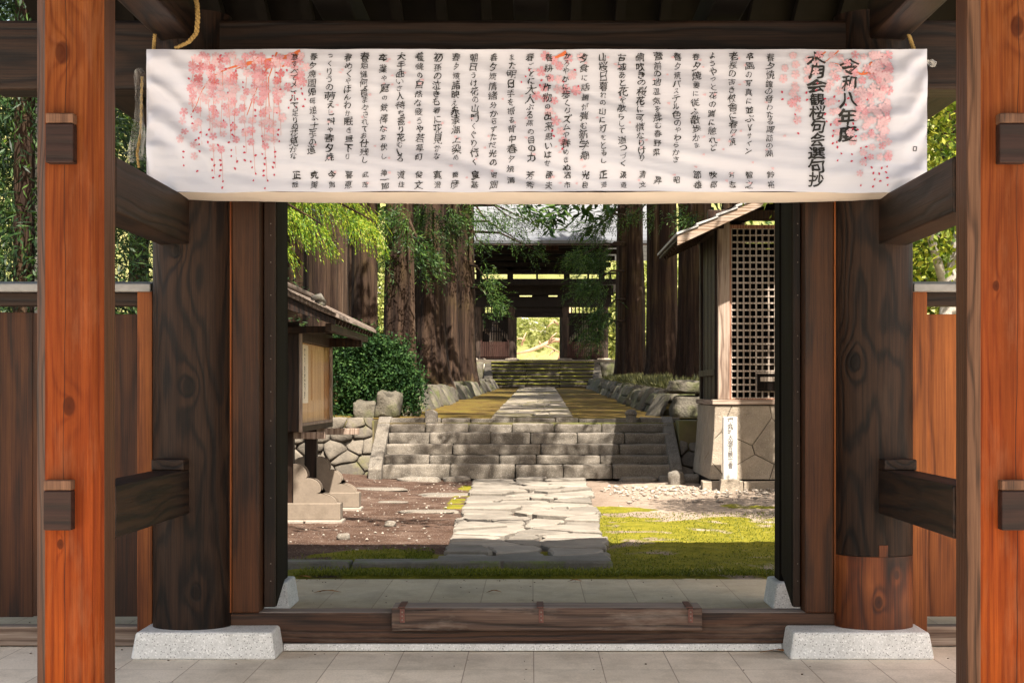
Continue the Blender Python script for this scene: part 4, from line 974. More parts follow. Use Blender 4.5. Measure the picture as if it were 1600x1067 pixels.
for i, (x, y, r, lab) in enumerate([(-5.6,30.5,.36,'cedar set back behind the notice board roof'),(-5.3,39,.4,'cedar in the second row left of the avenue'),(-4.9,50,.4,'cedar deep in the left row behind the flared trunk'),(-4.4,62,.38,'cedar set back left near the far gate'),(-3.6,70,.36,'last cedar on the left before the mossy stairs'),(5.9,31,.4,'cedar standing behind the shrine roof'),(6.2,41,.42,'cedar in the second row behind the shrine'),(6.0,52,.42,'cedar deep in the right row'),(5.6,61,.4,'cedar set back right near the far gate'),(4.9,70,.36,'last cedar on the right before the far gate')]):
    z0 = TZ(y) + .45; t = thing('cedar_tree', (x, y, z0), lab, 'tree', 'cedars lining the avenue')
    mb = MB(); trunk(mb, x, y, z0, 18, r, .25, 100 + i*3.1, 40, 24); mb.build('trunk', M_bark, t, 0, True)
    c = crown0.copy(); COL.objects.link(c); c.parent = t; c.rotation_euler = (0,0,i*2.1); s = 1.0 + .05*(i % 4); c.scale = (s*1.4,s*1.4,s); c.location = (0,0,10.6*(1-s) - 2.0 - (i%3)*.7)
# young cedar with drooping bright tips
t = thing('drooping_cedar', (-4.4, 22.4, 0), 'young cedar with bright yellow green drooping tips hanging above the notice board', 'tree')
mb = MB(); trunk(mb, -4.4, 22.4, 0.1, 10.5, .2, .1, 44, 28, 20); mb.build('trunk', M_bark, t, 0, True)
mb = MB(); P = []; D = []
for (a, b, n) in [((-4.4,22.4,4.3),(-1.95,21.6,3.45),230),((-4.4,22.4,4.5),(-2.1,22.6,3.75),190),((-4.4,22.4,4.0),(-2.55,21.2,3.38),170),((-4.4,22.4,4.8),(-2.3,21.7,4.1),200),((-4.4,22.4,5.0),(-1.7,22.2,4.3),180),((-4.4,22.4,3.6),(-3.0,21.4,3.2),110)]:
    a = np.array(a); b = np.array(b); mid = (a+b)/2 + np.array([0,0,.25]); mb.tube([a, mid, b], [.05,.03,.008], 6)
    for k in range(n):
        u = g.uniform(.25,1.02); p = (1-u)**2*a + 2*u*(1-u)*mid + u*u*b; s = g.choice((-1,1))
        P.append(p + np.array([0, s*g.uniform(0,.28), -abs(g.normal(0,.05))])); D.append(np.array([.45+g.normal(0,.25), s*.35+g.normal(0,.2), -.75+g.normal(0,.2)]))
v, f = strand_set(np.array(P), np.array(D), .32, 24, .045, .013, g, .30, .45)
np_mesh('drooping_foliage', v, f, L_YG, t); mb.build('branch', M_bark, t, 0, True)
v, f = crown_mesh(g, 6.5, 2.3, 46, 20, blade=.2); np_mesh('crown', v + np.array([-4.5,22.6,5.0]), f, L_YG, t)
# dark conifers behind the left fence
for i, (x, y, r, h, rad, z0, lab) in enumerate([(-4.35,15.6,.09,11,2.0,1.0,'dark conifer whose thin grey stem shows at the far left edge'),(-4.7,18.2,.16,13,2.1,1.2,'dark conifer seen between the left post and the banner'),(-6.2,17.5,.2,14,2.6,.6,'dense dark conifer filling the upper left corner behind the front post'),(-4.3,14.8,.10,9,1.25,1.2,'low branching conifer above the fence beside the left column'),(-7.0,24.5,.24,15,3.0,.8,'tall dark conifer deep behind the left fence'),(-5.0,28.5,.24,15,3.0,.8,'tall dark conifer standing behind the notice board'),(-10.4,33,.24,17,3.2,.6,'far dark conifer at the left edge beyond the fence'),(-8.3,37,.24,17,3.2,.6,'far dark conifer in the gap left of the round column'),(-12.2,39,.24,17,3.4,.6,'farthest dark conifer in the left corner'),(-9.2,29.5,.24,15,2.8,.6,'dark conifer filling the gap between the far left trees')]):
    t = thing('conifer', (x, y, 0), lab, 'tree', 'dark conifers behind the left fence')
    mb = MB(); trunk(mb, x, y, 0, h, r, .05, 60+i, 16, 14, lean=(.004,0)); mb.build('trunk', M_gbark if i == 0 else M_bark, t, 0, True)
    v, f = crown_mesh(g, h-z0, rad, 120, 40, blade=.11, bw=.020); np_mesh('crown', v + np.array([x, y, z0]), f, L_DRK, t)
# broad leaved tree at right behind the fence
def leaf_crown(g, c, rad, ncl, nl, L, W_, sig):
    P = g.normal(0,1,(ncl,3)); P /= np.linalg.norm(P,axis=1,keepdims=True); P = P*np.array(rad)*g.uniform(.35,1,(ncl,1))**.5 + np.array(c)
    C = np.repeat(P, nl, 0) + g.normal(0, sig, (ncl*nl,3)); D = g.normal(0,1,(ncl*nl,3)); D[:,2] -= .3
    return leaf_quads(C, D, L, W_, g, .3)
for (x, y, c, rad, ncl, lab) in [(4.25,17.2,(4.3,17.6,4.2),(1.8,1.8,2.5),560,'sunlit yellow green broadleaf tree with a pale leaning trunk behind the right fence'),(6.6,20.5,(6.3,20.5,4.0),(2.6,2.2,3.0),520,'bushy sunlit tree filling the gap under the right brace')]:
    t = thing('broadleaf_tree', (x, y, 0), lab, 'tree', 'sunlit trees behind the right fence')
    mb = MB(); mb.tube([(x-.35,y-.2,0),(x-.30,y-.2,1.4),(x-.18,y-.2,2.3),(x+.02,y-.1,3.3),(x+.1,y,5)], [.12,.10,.085,.07,.03], 14)
    mb.tube([(x-.2,y-.2,2.2),(x-.5,y-.3,3.2),(x-.7,y-.4,4.2)], [.05,.035,.015], 8); mb.tube([(x,y-.1,3.0),(x+.6,y,4.0),(x+.9,y,5.0)], [.05,.035,.015], 8)
    mb.build('trunk', M_gbark, t, 0, True)
    v, f = leaf_crown(g, c, rad, ncl, 46, .085, .045, .16); np_mesh('crown', v, f, L_BRD, t)
# tall cedars added with hidden trunks to shade the courtyard, steps and avenue
t = thing('shade_cedar', (4.4, 20.6, 0), 'tall cedar on the right added to shade the courtyard steps', 'tree')
mb = MB(); trunk(mb, 4.4, 20.6, 0, 19, .28, .1, 81, 30, 24); mb.build('trunk', M_bark, t, 0, True)
v, f = crown_mesh(g, 10, 3.1, 36, 20, blade=.3, bw=.08); np_mesh('crown', v + np.array([2.2,20.9,9.0]), f, L_CED, t)
t = thing('shade_cedar', (-2.64, 14.7, 0), 'tall cedar on the left added to shade the brown earth', 'tree')
mb = MB(); trunk(mb, -2.64, 14.7, 0, 18, .28, .06, 85, 30, 24); mb.build('trunk', M_bark, t, 0, True)
v, f = crown_mesh(g, 10, 3.5, 80, 28, blade=.3, bw=.08); np_mesh('crown', v + np.array([-2.8,14.7,6.6]), f, L_CED, t)
t = thing('shade_cedar', (6.7, 27.6, 0), 'tall cedar behind the right of the shrine added to dapple the mossy avenue', 'tree')
mb = MB(); trunk(mb, 6.7, 27.6, 0, 19, .38, .2, 91, 30, 24); mb.build('trunk', M_bark, t, 0, True)
v, f = crown_mesh(g, 10, 6.2, 62, 26, blade=.3, bw=.08); np_mesh('crown', v + np.array([4.4,26.4,8.4]), f, L_CED, t)
# shrub
t = thing('shrub', (-2.75, 30.2, .95), 'dark green rounded evergreen bush at the left end of the retaining wall', 'shrub')
mb = MB()
for k in range(9):
    a = k*.7; mb.tube([(-2.75+.1*math.cos(a),30.2+.1*math.sin(a),.85),(-2.75+.25*math.cos(a),30.2+.25*math.sin(a),1.4),(-2.75+.55*math.cos(a),30.2+.5*math.sin(a),1.95)], [.025,.018,.006], 6)
mb.build('stems', M_bark, t, 0, True)
parts = [leaf_crown(g, c, r, n, 60, .062, .034, .085) for c, r, n in [((-2.8,30.1,1.72),(.62,.5,.62),150),((-2.35,29.9,1.62),(.42,.4,.42),80),((-3.15,29.9,1.55),(.5,.4,.62),100),((-2.65,29.8,1.3),(.55,.35,.32),70),((-2.9,29.9,2.1),(.4,.4,.34),60),((-2.02,29.8,1.52),(.16,.2,.14),14),((-2.2,29.8,2.0),(.2,.2,.2),16),((-3.25,29.8,2.2),(.28,.25,.2),24),((-1.98,29.7,1.2),(.12,.2,.2),12)]]
v, f = cat(parts); np_mesh('foliage', v, f, L_BSH, t)
# ground cover on the right bank and odd weeds
n = 5200; yy = g.uniform(31, 66, n); xx = 2.5 + (yy-30)*.006 + np.abs(g.normal(0,.75,n)); C = np.stack([xx, yy, np.array([TZ(a) for a in yy]) + .40 + np.minimum(.12,(xx-2.5)*.1)],1)
v, f = leaf_quads(C, np.tile([0,-.2,1.],(n,1)), .20, .03, g, .55)
q_ = leafmat('bank_grass_leaf', [(.0300,.0330,.0120),(.0660,.0660,.0240),(.1140,.1080,.0420),(.1680,.1560,.0660)], .3, .9)
tag(np_mesh('bank_grass', v, f, q_, None, (3.2,48,1.5)), 'dull grey green ground cover on top of the right retaining wall', 'ground cover', kind='stuff')
n = 15000; xx = g.uniform(-1.7, 3.6, n); yy = 12.57 + np.abs(g.normal(0,.22,n)); keep = yy < 13.2; xx, yy = xx[keep], yy[keep]
v1 = leaf_quads(np.stack([xx,yy,np.full(len(xx),.015)],1), np.tile([0,-.15,1.],(len(xx),1)), .028, .008, g, .6)
n = 16000; xx = g.uniform(.5, 4.0, n); yy = 13.2 + 6*g.uniform(0,1,n)**1.3; v2 = leaf_quads(np.stack([xx,yy,np.full(n,.015)],1), np.tile([0,-.15,1.],(n,1)), .020, .008, g, .7)
n = 3000; xx = -.8 - np.abs(g.normal(0,.35,n)); yy = 14.0 + g.normal(0,.3,n); v3 = leaf_quads(np.stack([xx,yy,np.full(n,.015)],1), np.tile([0,-.15,1.],(n,1)), .025, .008, g, .6)
q_ = leafmat('moss_leaf', [(.0340,.0476,.0041),(.0612,.0748,.0061),(.1020,.1088,.0095),(.1564,.1496,.0204)], .35, 1.2)
v, f = cat([v1,v2,v3]); tag(np_mesh('moss', v, f, q_, None, (1,14,0)), 'short bright green moss and grass along the paving edge', 'moss', kind='stuff')
# fallen leaves
LQ = plain('dry_leaf', (.22,.10,.035), .8, .1, .5, 40)
for i, (px, py, lab) in enumerate([(475,903,'curled brown leaf at the left end of the mossy kerb'),(512,926,'long dry leaf on the left paving behind the sill'),(898,909,'dark dry leaf on the paving at the moss edge'),(1190,900,'brown leaf lying in the moss by the right door'),(1215,1020,'dry stick like leaf beside the right granite footing'),(772,926,'tiny dark leaf in the middle of the rear paving')]):
    Y = H*F/(py-CY); x = PX(px,Y); m = MB(); L = .05 if i not in (1,4) else .09
    m.add([(x-L,Y,.006),(x-L*.3,Y-.02,.022),(x+L*.5,Y-.018,.016),(x+L,Y,.008),(x+L*.3,Y+.02,.02),(x-L*.4,Y+.018,.012)], [(0,1,5),(1,2,4,5),(2,3,4)])
    o = m.build('fallen_leaf', LQ); so = o.modifiers.new('thick','SOLIDIFY'); so.thickness = .002
    tag(o, lab, 'leaf', 'fallen leaves on the paving')
def f_grit(g): return g.uniform(-3, 3), (g.uniform(7.6, 12.5) if g.random() < .75 else 12.5 - abs(g.normal(0,.12))), 1.0
V1, F1 = pebbles(260, f_grit, .002, .006, 7); V1[:,2] -= .019
tag(np_mesh('grit', V1, F1, plain('grit', (.10,.065,.04), .9, .1, .5, 50), None, (0,0,0)), 'crumbs of bark and dark grit strewn over the pale paving', 'grit', kind='stuff')
# ------------------------------------------------------------------ notice board
nb = thing('notice_board', (-2.5, 19.2, 0), 'roofed wooden notice board with a glazed case of papers left of the path', 'notice board')
M_tan = wood('board_back_timber', [(.80,.54,.31), (.70,.44,.23), (.52,.31,.15)], 'z', vary=1, grime=.2)
M_ftx = wood('foot_timber', [(.1540,.1190,.0875), (.1295,.0980,.0700), (.0980,.0735,.0546)], 'x', vary=1, rough=.8, spec=.15, ringf=12)
yn, yf, xs_ = 17.8, 20.6, -2.33
m = MB(); m.box(xs_-.15, xs_-.09, yn+.05, yf-.05, .96, 2.0); m.box(xs_-.089, xs_-.03, yf-.10, yf-.05, .96, 2.0); m.build('back_board', M_tan, nb)
m = MB(); m.box(xs_-.5, xs_-.03, yn, yn+.05, .93, 2.05); m.build('end_panel', M_dark, nb, .004)
m = MB(); m.box(xs_-.5, xs_, yf-.05, yf, .93, 2.05); m.build('end_panel', M_dark, nb, .004)
m = MB(); m.box(xs_-.42, xs_, yn+.052, yf-.052, .93, .985); m.box(xs_-.42, xs_, yn+.052, yf-.052, 1.86, 2.0); m.build('case_frame', M_jamb, nb, .004)
m = MB(); m.box(xs_-.028, xs_+.002, yn, yn+.06, .93, 2.0); m.box(xs_-.028, xs_+.002, yf-.13, yf-.051, .99, 1.855); m.box(xs_-.028, xs_+.002, yn+.061, yf-.131, .988, 1.02); m.build('sash', M_grey, nb, .003)
q = NT('case_glass'); tr = q.n('BsdfTransparent'); gl = q.n('BsdfGlossy'); gl.inputs['Roughness'].default_value = .06; mx = q.n('MixShader'); fr = q.n('Fresnel'); fr.inputs[0].default_value = 1.5
q.put(mx.inputs[0], q.math('MULTIPLY_ADD', fr.outputs[0], .12, .01)); q.t.links.new(tr.outputs[0], mx.inputs[1]); q.t.links.new(gl.outputs[0], mx.inputs[2]); q.t.links.new(mx.outputs[0], q.out.inputs[0])
m = MB(); m.box(xs_-.020, xs_-.014, yn+.062, yf-.132, 1.022, 1.858); m.build('glass_pane', q.m, nb)
M_pap = plain('pinned_paper', (.84,.74,.60), .8, .1, .06, 5)
m = MB(); m.box(xs_-.089, xs_-.080, yn+.35, yn+1.15, 1.22, 1.84); m.build('paper', M_pap, nb)
m = MB(); m.box(xs_-.089, xs_-.078, yn+1.5, yn+2.3, 1.25, 1.8); m.build('paper', M_tan, nb)
mb = MB()
for k, s in enumerate(('桜句会','選句抄')):
    for i, c in enumerate(s*2):
        vs, fs = glyph(c, .016); mb.add([(xs_-.079, yn+.6+k*.25 + x*.11, 1.76 - i*.09 + z*.085) for x,z in vs], fs)
mb.build('paper_lettering', M_ink, nb, fix=False)
M_rf = wood('board_roof_timber', [(.1800,.1440,.1200), (.1200,.0930,.0750), (.0660,.0480,.0360)], 'y', vary=1, rough=.85, spec=.15)
rx, rz, ex, ez = -2.6, 2.37, -1.86, 2.045
m = MB()
for s in (1, -1):
    e = rx + s*(ex-rx)
    m.prism([(rx, rz),(e, ez),(e - s*.012, ez+.045),(rx, rz+.06)] if s > 0 else [(rx, rz+.06),(e - s*.012, ez+.045),(e, ez),(rx, rz)], 'y', 17.0, 21.1)
    m.prism([(rx, rz+.062),(e - s*.03, ez+.05),(e - s*.035, ez+.062),(rx, rz+.076)] if s > 0 else [(rx, rz+.076),(e - s*.035, ez+.062),(e - s*.03, ez+.05),(rx, rz+.062)], 'y', 16.97, 21.13)
rf = m.build('roof', M_rf, nb, .006)
m = MB(); m.box(rx-.06, rx+.06, 16.95, 21.15, rz+.06, rz+.12); m.build('ridge_cap', M_rf, rf, .02)
m = MB(); m.tube([(-2.12,17.6,2.20),(-2.12,17.6,2.26),(-2.12,17.6,2.29)], [.06,.05,.015], 10); m.tube([(-2.19,17.5,2.27),(-2.12,17.55,2.29),(-2.07,17.6,2.23)], [.02,.04,.02], 8); m.build('ridge_ornament', M_kerb, rf, 0, True)
m = MB()
for s in (1,-1):
    e = rx + s*(ex-rx); m.prism([(rx,rz-.16),(e-s*.05,ez-.055),(e-s*.04,ez-.004),(rx,rz-.004)], 'y', 17.04, 17.09)
m.build('barge_board', M_dark, rf, .004)
for k in range(13):
    y = 17.25 + k*3.65/12; m = MB(); m.bar((rx+.1,y,rz-.10),(ex-.03,y,ez-.03),.05,.05); m.build('rafter', M_jamb, rf, .003)
m = MB(); m.bar((ex-.12,17.12,ez-.075),(ex-.12,20.95,ez-.075),.06,.07); m.build('eave_purlin', M_jamb, nb, .004)
for y in (17.72, 20.3):
    m = MB(); m.box(-3.2, -1.93, y-.055, y+.055, 2.052, 2.15) if False else m.box(-2.75, ex-.1, y-.05, y+.05, 1.86 if y > 18 else 1.93, 1.965 if y > 18 else 2.0); m.build('cross_beam', M_jamb, nb, .006)
M_ftst = stone('foot_stone', (.1080,.0850,.0648), (.1692,.1332,.1008), .1, 5, None, None, .3, .006, .85, .35)
for y in (18.05, 20.0):
    m = MB(); m.box(-2.575, -2.44, y-.065, y+.065, .12, .93); m.build('post', M_dark, nb, .006)
    m = MB(); m.box(-2.9, -2.12 + (.16 if y > 19 else 0), y-.05, y+.05, .855, .925); m.build('bracket_arm', M_grey, nb, .005)
    cxm = -2.507; prof = []
    arc = lambda a, b, n=9: [(a[0]+(b[0]-a[0])*math.sin(t*math.pi/2/n), b[1]+(a[1]-b[1])*math.cos(t*math.pi/2/n)) for t in range(n+1)]
    half = [(.07,.575)] + arc((.085,.575),(.215,.44)) + [(.20,.425)] + arc((.225,.425),(.355,.305)) + [(.345,.28),(.315,.262),(.295,.27)] + arc((.325,.275),(.515,.17)) + [(.515,0)]
    half = half[::-1]
    fy = y - .16
    for s in (-1, 1):
        pts = [(cxm + s*a, .03 + b) for a, b in half] + [(cxm + s*.07, .03)]
        for o_ in (-.10, .072):
            m = MB(); m.prism(pts, 'y', y+o_, y+o_+.028) ; m.build('cloud_foot_board', M_ftst, nb, .004)
    m = MB(); m.box(cxm-.555, cxm+.555, y-.125, y+.125, .03, .20); m.build('foot_block', M_ftst, nb, .008)
    m = MB(); m.box(cxm-.60, cxm+.58, y-.17, y+.17, -.03, .029); m.build('foot_pad', M_peb, nb, .01)
# ------------------------------------------------------------------ lattice shrine
sh = thing('lattice_shrine', (3.83, 25.4, 0), 'small wooden shrine hall with a pale lattice front on a cut stone base', 'shrine')
M_cut = stone('cut_stone', (.1368,.1116,.0842), (.2664,.2196,.1692), .22, 6, (90.,(.1224,.1008,.0792),(.3024,.2592,.2088)), None, .9, .02, .9, .15)
X0, X1, Y0, Y1 = 2.56, 5.16, 24.22, 26.7
def bat(z): return .10*(1 - min(1,z/1.17))**1.8
rg = random.Random(31); mb = MB()
m = MB(); zs = [0,.15,.35,.6,.9,1.165]
for a, b in zip(zs[:-1], zs[1:]):
    ta, tb_ = bat(a)+.0, bat(b)+.0
    m.hexa([(X0-ta,Y0-ta,a),(X1+ta,Y0-ta,a),(X1+ta,Y1,a),(X0-ta,Y1,a),(X0-tb_,Y0-tb_,b),(X1+tb_,Y0-tb_,b),(X1+tb_,Y1,b),(X0-tb_,Y1,b)])
m.build('base_core', M_black, sh)
def face_cells(uv0, uv1, su, sv, P, rg):
    for poly in cells(seeds_for(uv0, uv1, 0, 1.17, su, sv, rg, .3), (uv0, uv1, .14, 1.16), 1, 1.2):
        pl = inset(poly, .0035); pl2 = []
        for i in range(len(pl)):
            a, b = pl[i], pl[(i+1)%len(pl)]; k = max(1, int(math.hypot(b[0]-a[0], b[1]-a[1])/.12))
            pl2 += [(a[0]+(b[0]-a[0])*t/k, a[1]+(b[1]-a[1])*t/k) for t in range(k)]
        n = len(pl2); cu = sum(p[0] for p in pl2)/n; cv = sum(p[1] for p in pl2)/n
        rings = [[P(cu+(u-cu)*k, cv+(v-cv)*k, o) for u,v in pl2] for k, o in ((1,.002),(1,.018),(.97,.026),(.6,.027))]
        vs = [p for r_ in rings for p in r_] + [P(cu,cv,.027)]; c = len(vs)-1
        mb.add(vs, [(r_*n+i, r_*n+(i+1)%n, (r_+1)*n+(i+1)%n, (r_+1)*n+i) for r_ in range(3) for i in range(n)] + [(3*n+i, 3*n+(i+1)%n, c) for i in range(n)])
face_cells(X0-.12, X1+.1, .62, .36, lambda u,v,o: (u if u > X0+.05 else max(u, X0 - bat(v)-.02), Y0 - bat(v) - o, v), rg)
face_cells(Y0-.1, Y1, .7, .4, lambda u,v,o: (X0 - bat(v) - o, max(u, Y0-bat(v)-.02), v), rg)
mb.build('base_stones', M_cut, sh)
m = MB(); x = X0-.22
while x < X1+.2:
    L = rg.uniform(.35,.7); m.box(x+.006, x+L-.006, Y0-.30, Y0+.1, -.02, .125+rg.uniform(-.015,.01), 0, .01, rg); x += L
m.build('plinth_stone', M_cut, sh, .012)
m = MB(); m.box(X0-.06, X1+.06, Y0-.05, Y0+.16, 1.168, 1.238); m.build('sill_beam', M_greyx, sh, .006)
m = MB(); m.box(X0-.05, X0+.11, Y0+.162, Y1, 1.168, 1.238); m.build('sill_beam', M_greyy, sh, .006)
YF = 24.3
for xx in (PX(1131,YF), 5.02):
    m = MB(); m.box(xx-.08, xx+.08, YF-.02, YF+.14, 1.24, 3.72); m.build('corner_post', M_grey, sh, .006)
m = MB(); m.box(2.56, 2.72, Y1-.16, Y1, 1.24, 3.6); m.build('corner_post', M_dark, sh, .006)
m = MB()
for k in range(9): m.box(2.60 + .006*(k%2), 2.63 + .006*(k%2), YF+.145 + k*.232, YF+.145+(k+1)*.232-.004, 1.24, 3.6)
m.build('side_boards', M_dark, sh, .002)
m = MB(); m.bar((2.575, YF+.15, 1.62), (2.575, Y1, 1.62), .05, .09); m.box(2.555, 2.595, YF+.141, YF+.19, 1.24, 3.6); m.build('side_rail', M_dark, sh, .004)
m = MB(); m.box(2.60, 5.1, Y1-.05, Y1-.01, 1.24, 3.6); m.box(5.03,5.07,YF+.15,Y1-.06,1.24,3.6); m.box(2.64, 5.02, YF+.15, Y1-.06, 1.20, 1.235); m.box(2.64,5.02,YF+.15,Y1-.06,3.605,3.64); m.build('inner_walls', M_black, sh)
m = MB(); m.box(3.3, 4.4, Y1-.6, Y1-.3, 1.24, 2.1); m.build('altar', M_jamb, sh, .01)
lx0, lx1 = PX(1143,YF), 4.93; lz0, lz1 = PZ(622,YF), PZ(357,YF)
m = MB(); m.box(lx0-.03, lx0-.001, YF+.01, YF+.07, 1.24, lz1+.05); m.box(lx0, lx1, YF+.01, YF+.07, lz1, lz1+.05); m.box(lx0, lx1, YF+.01, YF+.07, 1.24, lz0-.002); m.build('lattice_frame', M_jamb if False else wood('lattice_frame_timber', [(.36,.19,.12),(.24,.11,.07),(.12,.05,.035)], 'z', vary=1, rough=.7), sh, .004)
M_lat = wood('lattice_timber', [(.3600,.3096,.2664), (.2736,.2268,.1908), (.1584,.1260,.1008)], 'z', vary=0, rough=.8, spec=.15)
m = MB(); nx = int((lx1-lx0)/.0865)
for k in range(nx+1): m.box(lx0+k*.0865-.0105, lx0+k*.0865+.0105, YF+.022, YF+.050, lz0, lz1)
m.build('lattice_uprights', M_lat, sh)
m = MB(); nz = int((lz1-lz0)/.094)
for k in range(nz+1): m.box(lx0, lx1, YF+.014, YF+.046, lz0+k*.094-.0115, lz0+k*.094+.0115)
m.build('lattice_crossbars', M_lat, sh)
m = MB(); a, b = PX(1183,YF), PX(1260,YF); m.box(a, b, YF-.02, YF+.012, PZ(611,YF), PZ(584,YF)); ob_ = m.build('offering_slot', M_black, sh, .004)
m = MB(); m.box(a-.02,b+.02,YF-.028,YF+.005,PZ(584,YF)+.001,PZ(582,YF)); m.box(a+.04,b,YF-.032,YF-.021,PZ(596,YF),PZ(589,YF)); m.build('slot_lip', M_lat, ob_, .003)
m = MB(); m.box(2.45, 5.2, YF-.04, YF+.14, 3.722, 3.86); m.build('head_beam', M_jamb, sh, .008)
m = MB(); m.box(2.50, 2.66, YF-.12, Y1+.1, 3.60 - .0, 3.715); m.build('wall_plate', M_dark, sh, .008)
m = MB(); m.prism([(2.66,3.862),(5.0,3.862),(3.83,4.30)], 'y', YF+.03, YF+.07); m.build('gable_panel', M_black, sh)
M_shr = stone('shrine_roof_sheet', (.1950,.1885,.1820), (.2990,.2925,.2860), 0, 8, None, None, .3, .01, .55, .3)
RX, EX = 3.83, 1.98; ys_, ye_ = 23.5, 27.1
def rzz(x): return 3.40 + (1 - abs(x-RX)/(RX-EX))*.86
m = MB()
for s in (-1,1):
    for k in range(7):      # lapped courses, each a step lower towards the eave
        xa = RX + s*(RX-EX)*k/7; xb = RX + s*(RX-EX)*(k+1.12)/7
        p = [(xa, rzz(xa)+.035),(xb, rzz(xb)+.060),(xb, rzz(xb)+.095),(xa, rzz(xa)+.055)]
        m.prism(p if s > 0 else p[::-1], 'y', ys_, ye_)
rf = m.build('roof', M_shr, sh, .004)
m = MB()
for s in (-1,1):
    e = RX + s*(RX-EX+.02); p = [(RX, rzz(RX)-.09),(e, rzz(e)-.085),(e, rzz(e)+.045),(RX, rzz(RX)+.045)]; m.prism(p if s > 0 else p[::-1], 'y', ys_+.02, ys_+.07)
m.build('barge_board', wood('barge_timber', [(.2772,.2178,.1716),(.1848,.1254,.0825),(.0858,.0462,.0264)], 'x', vary=1, wear=(.7,(.3036,.2772,.2508)), rough=.75), rf, .004)
m = MB()
for s in (-1,1):
    p = [(RX, rzz(RX)),(RX+s*(RX-EX), rzz(EX)),(RX+s*(RX-EX), rzz(EX)+.03),(RX, rzz(RX)+.03)]; m.prism(p if s > 0 else p[::-1], 'y', ys_+.075, ye_-.01)
m.build('sheathing', M_dark, rf)
m = MB(); m.box(RX-.1,RX+.1,ys_-.03,ye_+.03,rzz(RX)+.09,rzz(RX)+.2); m.build('ridge_cap', M_shr, rf, .03)
for k in range(9):
    y = ys_+.25 + k*.4; m = MB(); m.bar((EX+.06,y,rzz(EX+.06)-.03),(RX-.05,y,rzz(RX-.05)-.03),.05,.055); m.bar((2*RX-EX-.06,y,rzz(EX+.06)-.03),(RX+.05,y,rzz(RX-.05)-.03),.05,.055); m.build('rafter', M_jamb, rf)
# stone marker
ym = 24.0-.42
M_mark = stone('marker_stone', (.3840,.3720,.3440), (.4800,.4680,.4400), 0, 9, None, None, .2, .004, .8, .15)
mk_ = thing('stone_marker', (PX(1141,ym), ym, 0), 'slim pale stone marker with carved vertical characters in front of the shrine base', 'stone marker')
m = MB(); a, b = PX(1130.5,ym), PX(1152,ym); m.box(a, b, ym, ym+.14, PZ(749,ym), PZ(651,ym)); m.build('shaft', M_mark, mk_, .006)
m = MB(); a2, b2 = PX(1127,ym-.02), PX(1155.5,ym-.02); m.hexa([(a2-.03,ym-.05,-.05),(b2+.02,ym-.05,-.05),(b2+.02,ym+.22,-.05),(a2-.03,ym+.22,-.05),(a2,ym-.03,PZ(748.5,ym)),(b2,ym-.03,PZ(748.5,ym)),(b2,ym+.2,PZ(748.5,ym)),(a2,ym+.2,PZ(748.5,ym))]); m.build('base_block', M_cut, mk_, .012)
mb = MB()
s = '塚会城太彦百観世音'
for i, c in enumerate(s):
    vs, fs = glyph(c, .016); cz = PZ(656.5 + i*8.9, ym); mb.add([((a+b)/2 + x*.092*(1 if i < 5 else .8), ym-.003, cz + z*.082) for x,z in vs], fs)
mb.build('carved_lettering', plain('carved_ink', (.10,.09,.085), .7, .1, .4, 60), mk_, fix=False)
# ------------------------------------------------------------------ far gate
YG = 82.0
def gx(px, Y=YG): return PX(px, Y)
def gz(py, Y=YG): return PZ(py, Y)
fg = thing('two_storey_gate', (gx(845), 84, 2.6), 'dark two storey gate with a grey tiled roof ending the cedar avenue', 'gate')
M_gd = wood('gate_dark_timber', [(.0126,.0077,.0056),(.0063,.0042,.0031),(.0035,.0024,.0021)], 'z', vary=1, rough=.75, spec=.15)
M_gp = wood('gate_post_timber', [(.0510,.0348,.0258),(.0288,.0186,.0144),(.0132,.0084,.0066)], 'z', vary=1, rough=.8, spec=.15)
M_pick = wood('picket_timber', [(.0396,.0172,.0119),(.0248,.0099,.0070),(.0116,.0046,.0033)], 'z', vary=1, rough=.8, spec=.15)
M_mstone = stone('mossy_step_stone', (.0196,.0168,.0126), (.0630,.0518,.0385), .2, 3, None, ((.0490,.0525,.0070),(.1190,.1085,.0140), 1.6, .60, .96), .6, .03)
m = MB(); zp = gz(563); M_mstone0 = stone('platform_stone', (.0350,.0275,.0200), (.1000,.0825,.0625), .2, 3); m.box(gx(735), gx(962), 80.2, 88, 2.0, zp); m.build('platform', M_mstone0, fg, .03)
pcols = [748, 800, 883, 944]
for px in pcols:
    for y in (82.0, 84.2, 86.4):
        m = MB(); c = gx(px); m.tube([(c, y, zp+.1),(c,y,5.55)], .19, 16); pc = m.build('pillar', M_gp if y < 83 else M_gd, fg, 0, True); e = pc.modifiers.new('edge','EDGE_SPLIT')
        m = MB(); m.tube([(c,y,zp),(c,y,zp+.06),(c,y,zp+.1)], [.34,.33,.25], 16); m.build('pillar_base', M_cut, pc)
m = MB(); m.box(gx(738), gx(955), 81.85, 82.15, gz(496), gz(489)); m.build('door_lintel', M_gd, fg, .02)
m = MB(); m.box(gx(738), gx(955), 81.8, 82.2, gz(480), gz(464)); m.box(gx(738), gx(812), 81.85, 82.1, gz(464)+.002, gz(461.4)-.002)
m.box(gx(831), gx(857), 81.85, 82.1, gz(464)+.002, gz(461.4)-.002); m.box(gx(871), gx(955), 81.85, 82.1, gz(464)+.002, gz(461.4)-.002)
m.box(gx(735), gx(958), 81.7, 82.2, gz(461.4), gz(447)); m.build('head_beams', M_gd, fg)
m = MB(); m.box(gx(803), gx(880), 81.9, 82.05, gz(489)+.002, gz(480)-.002)
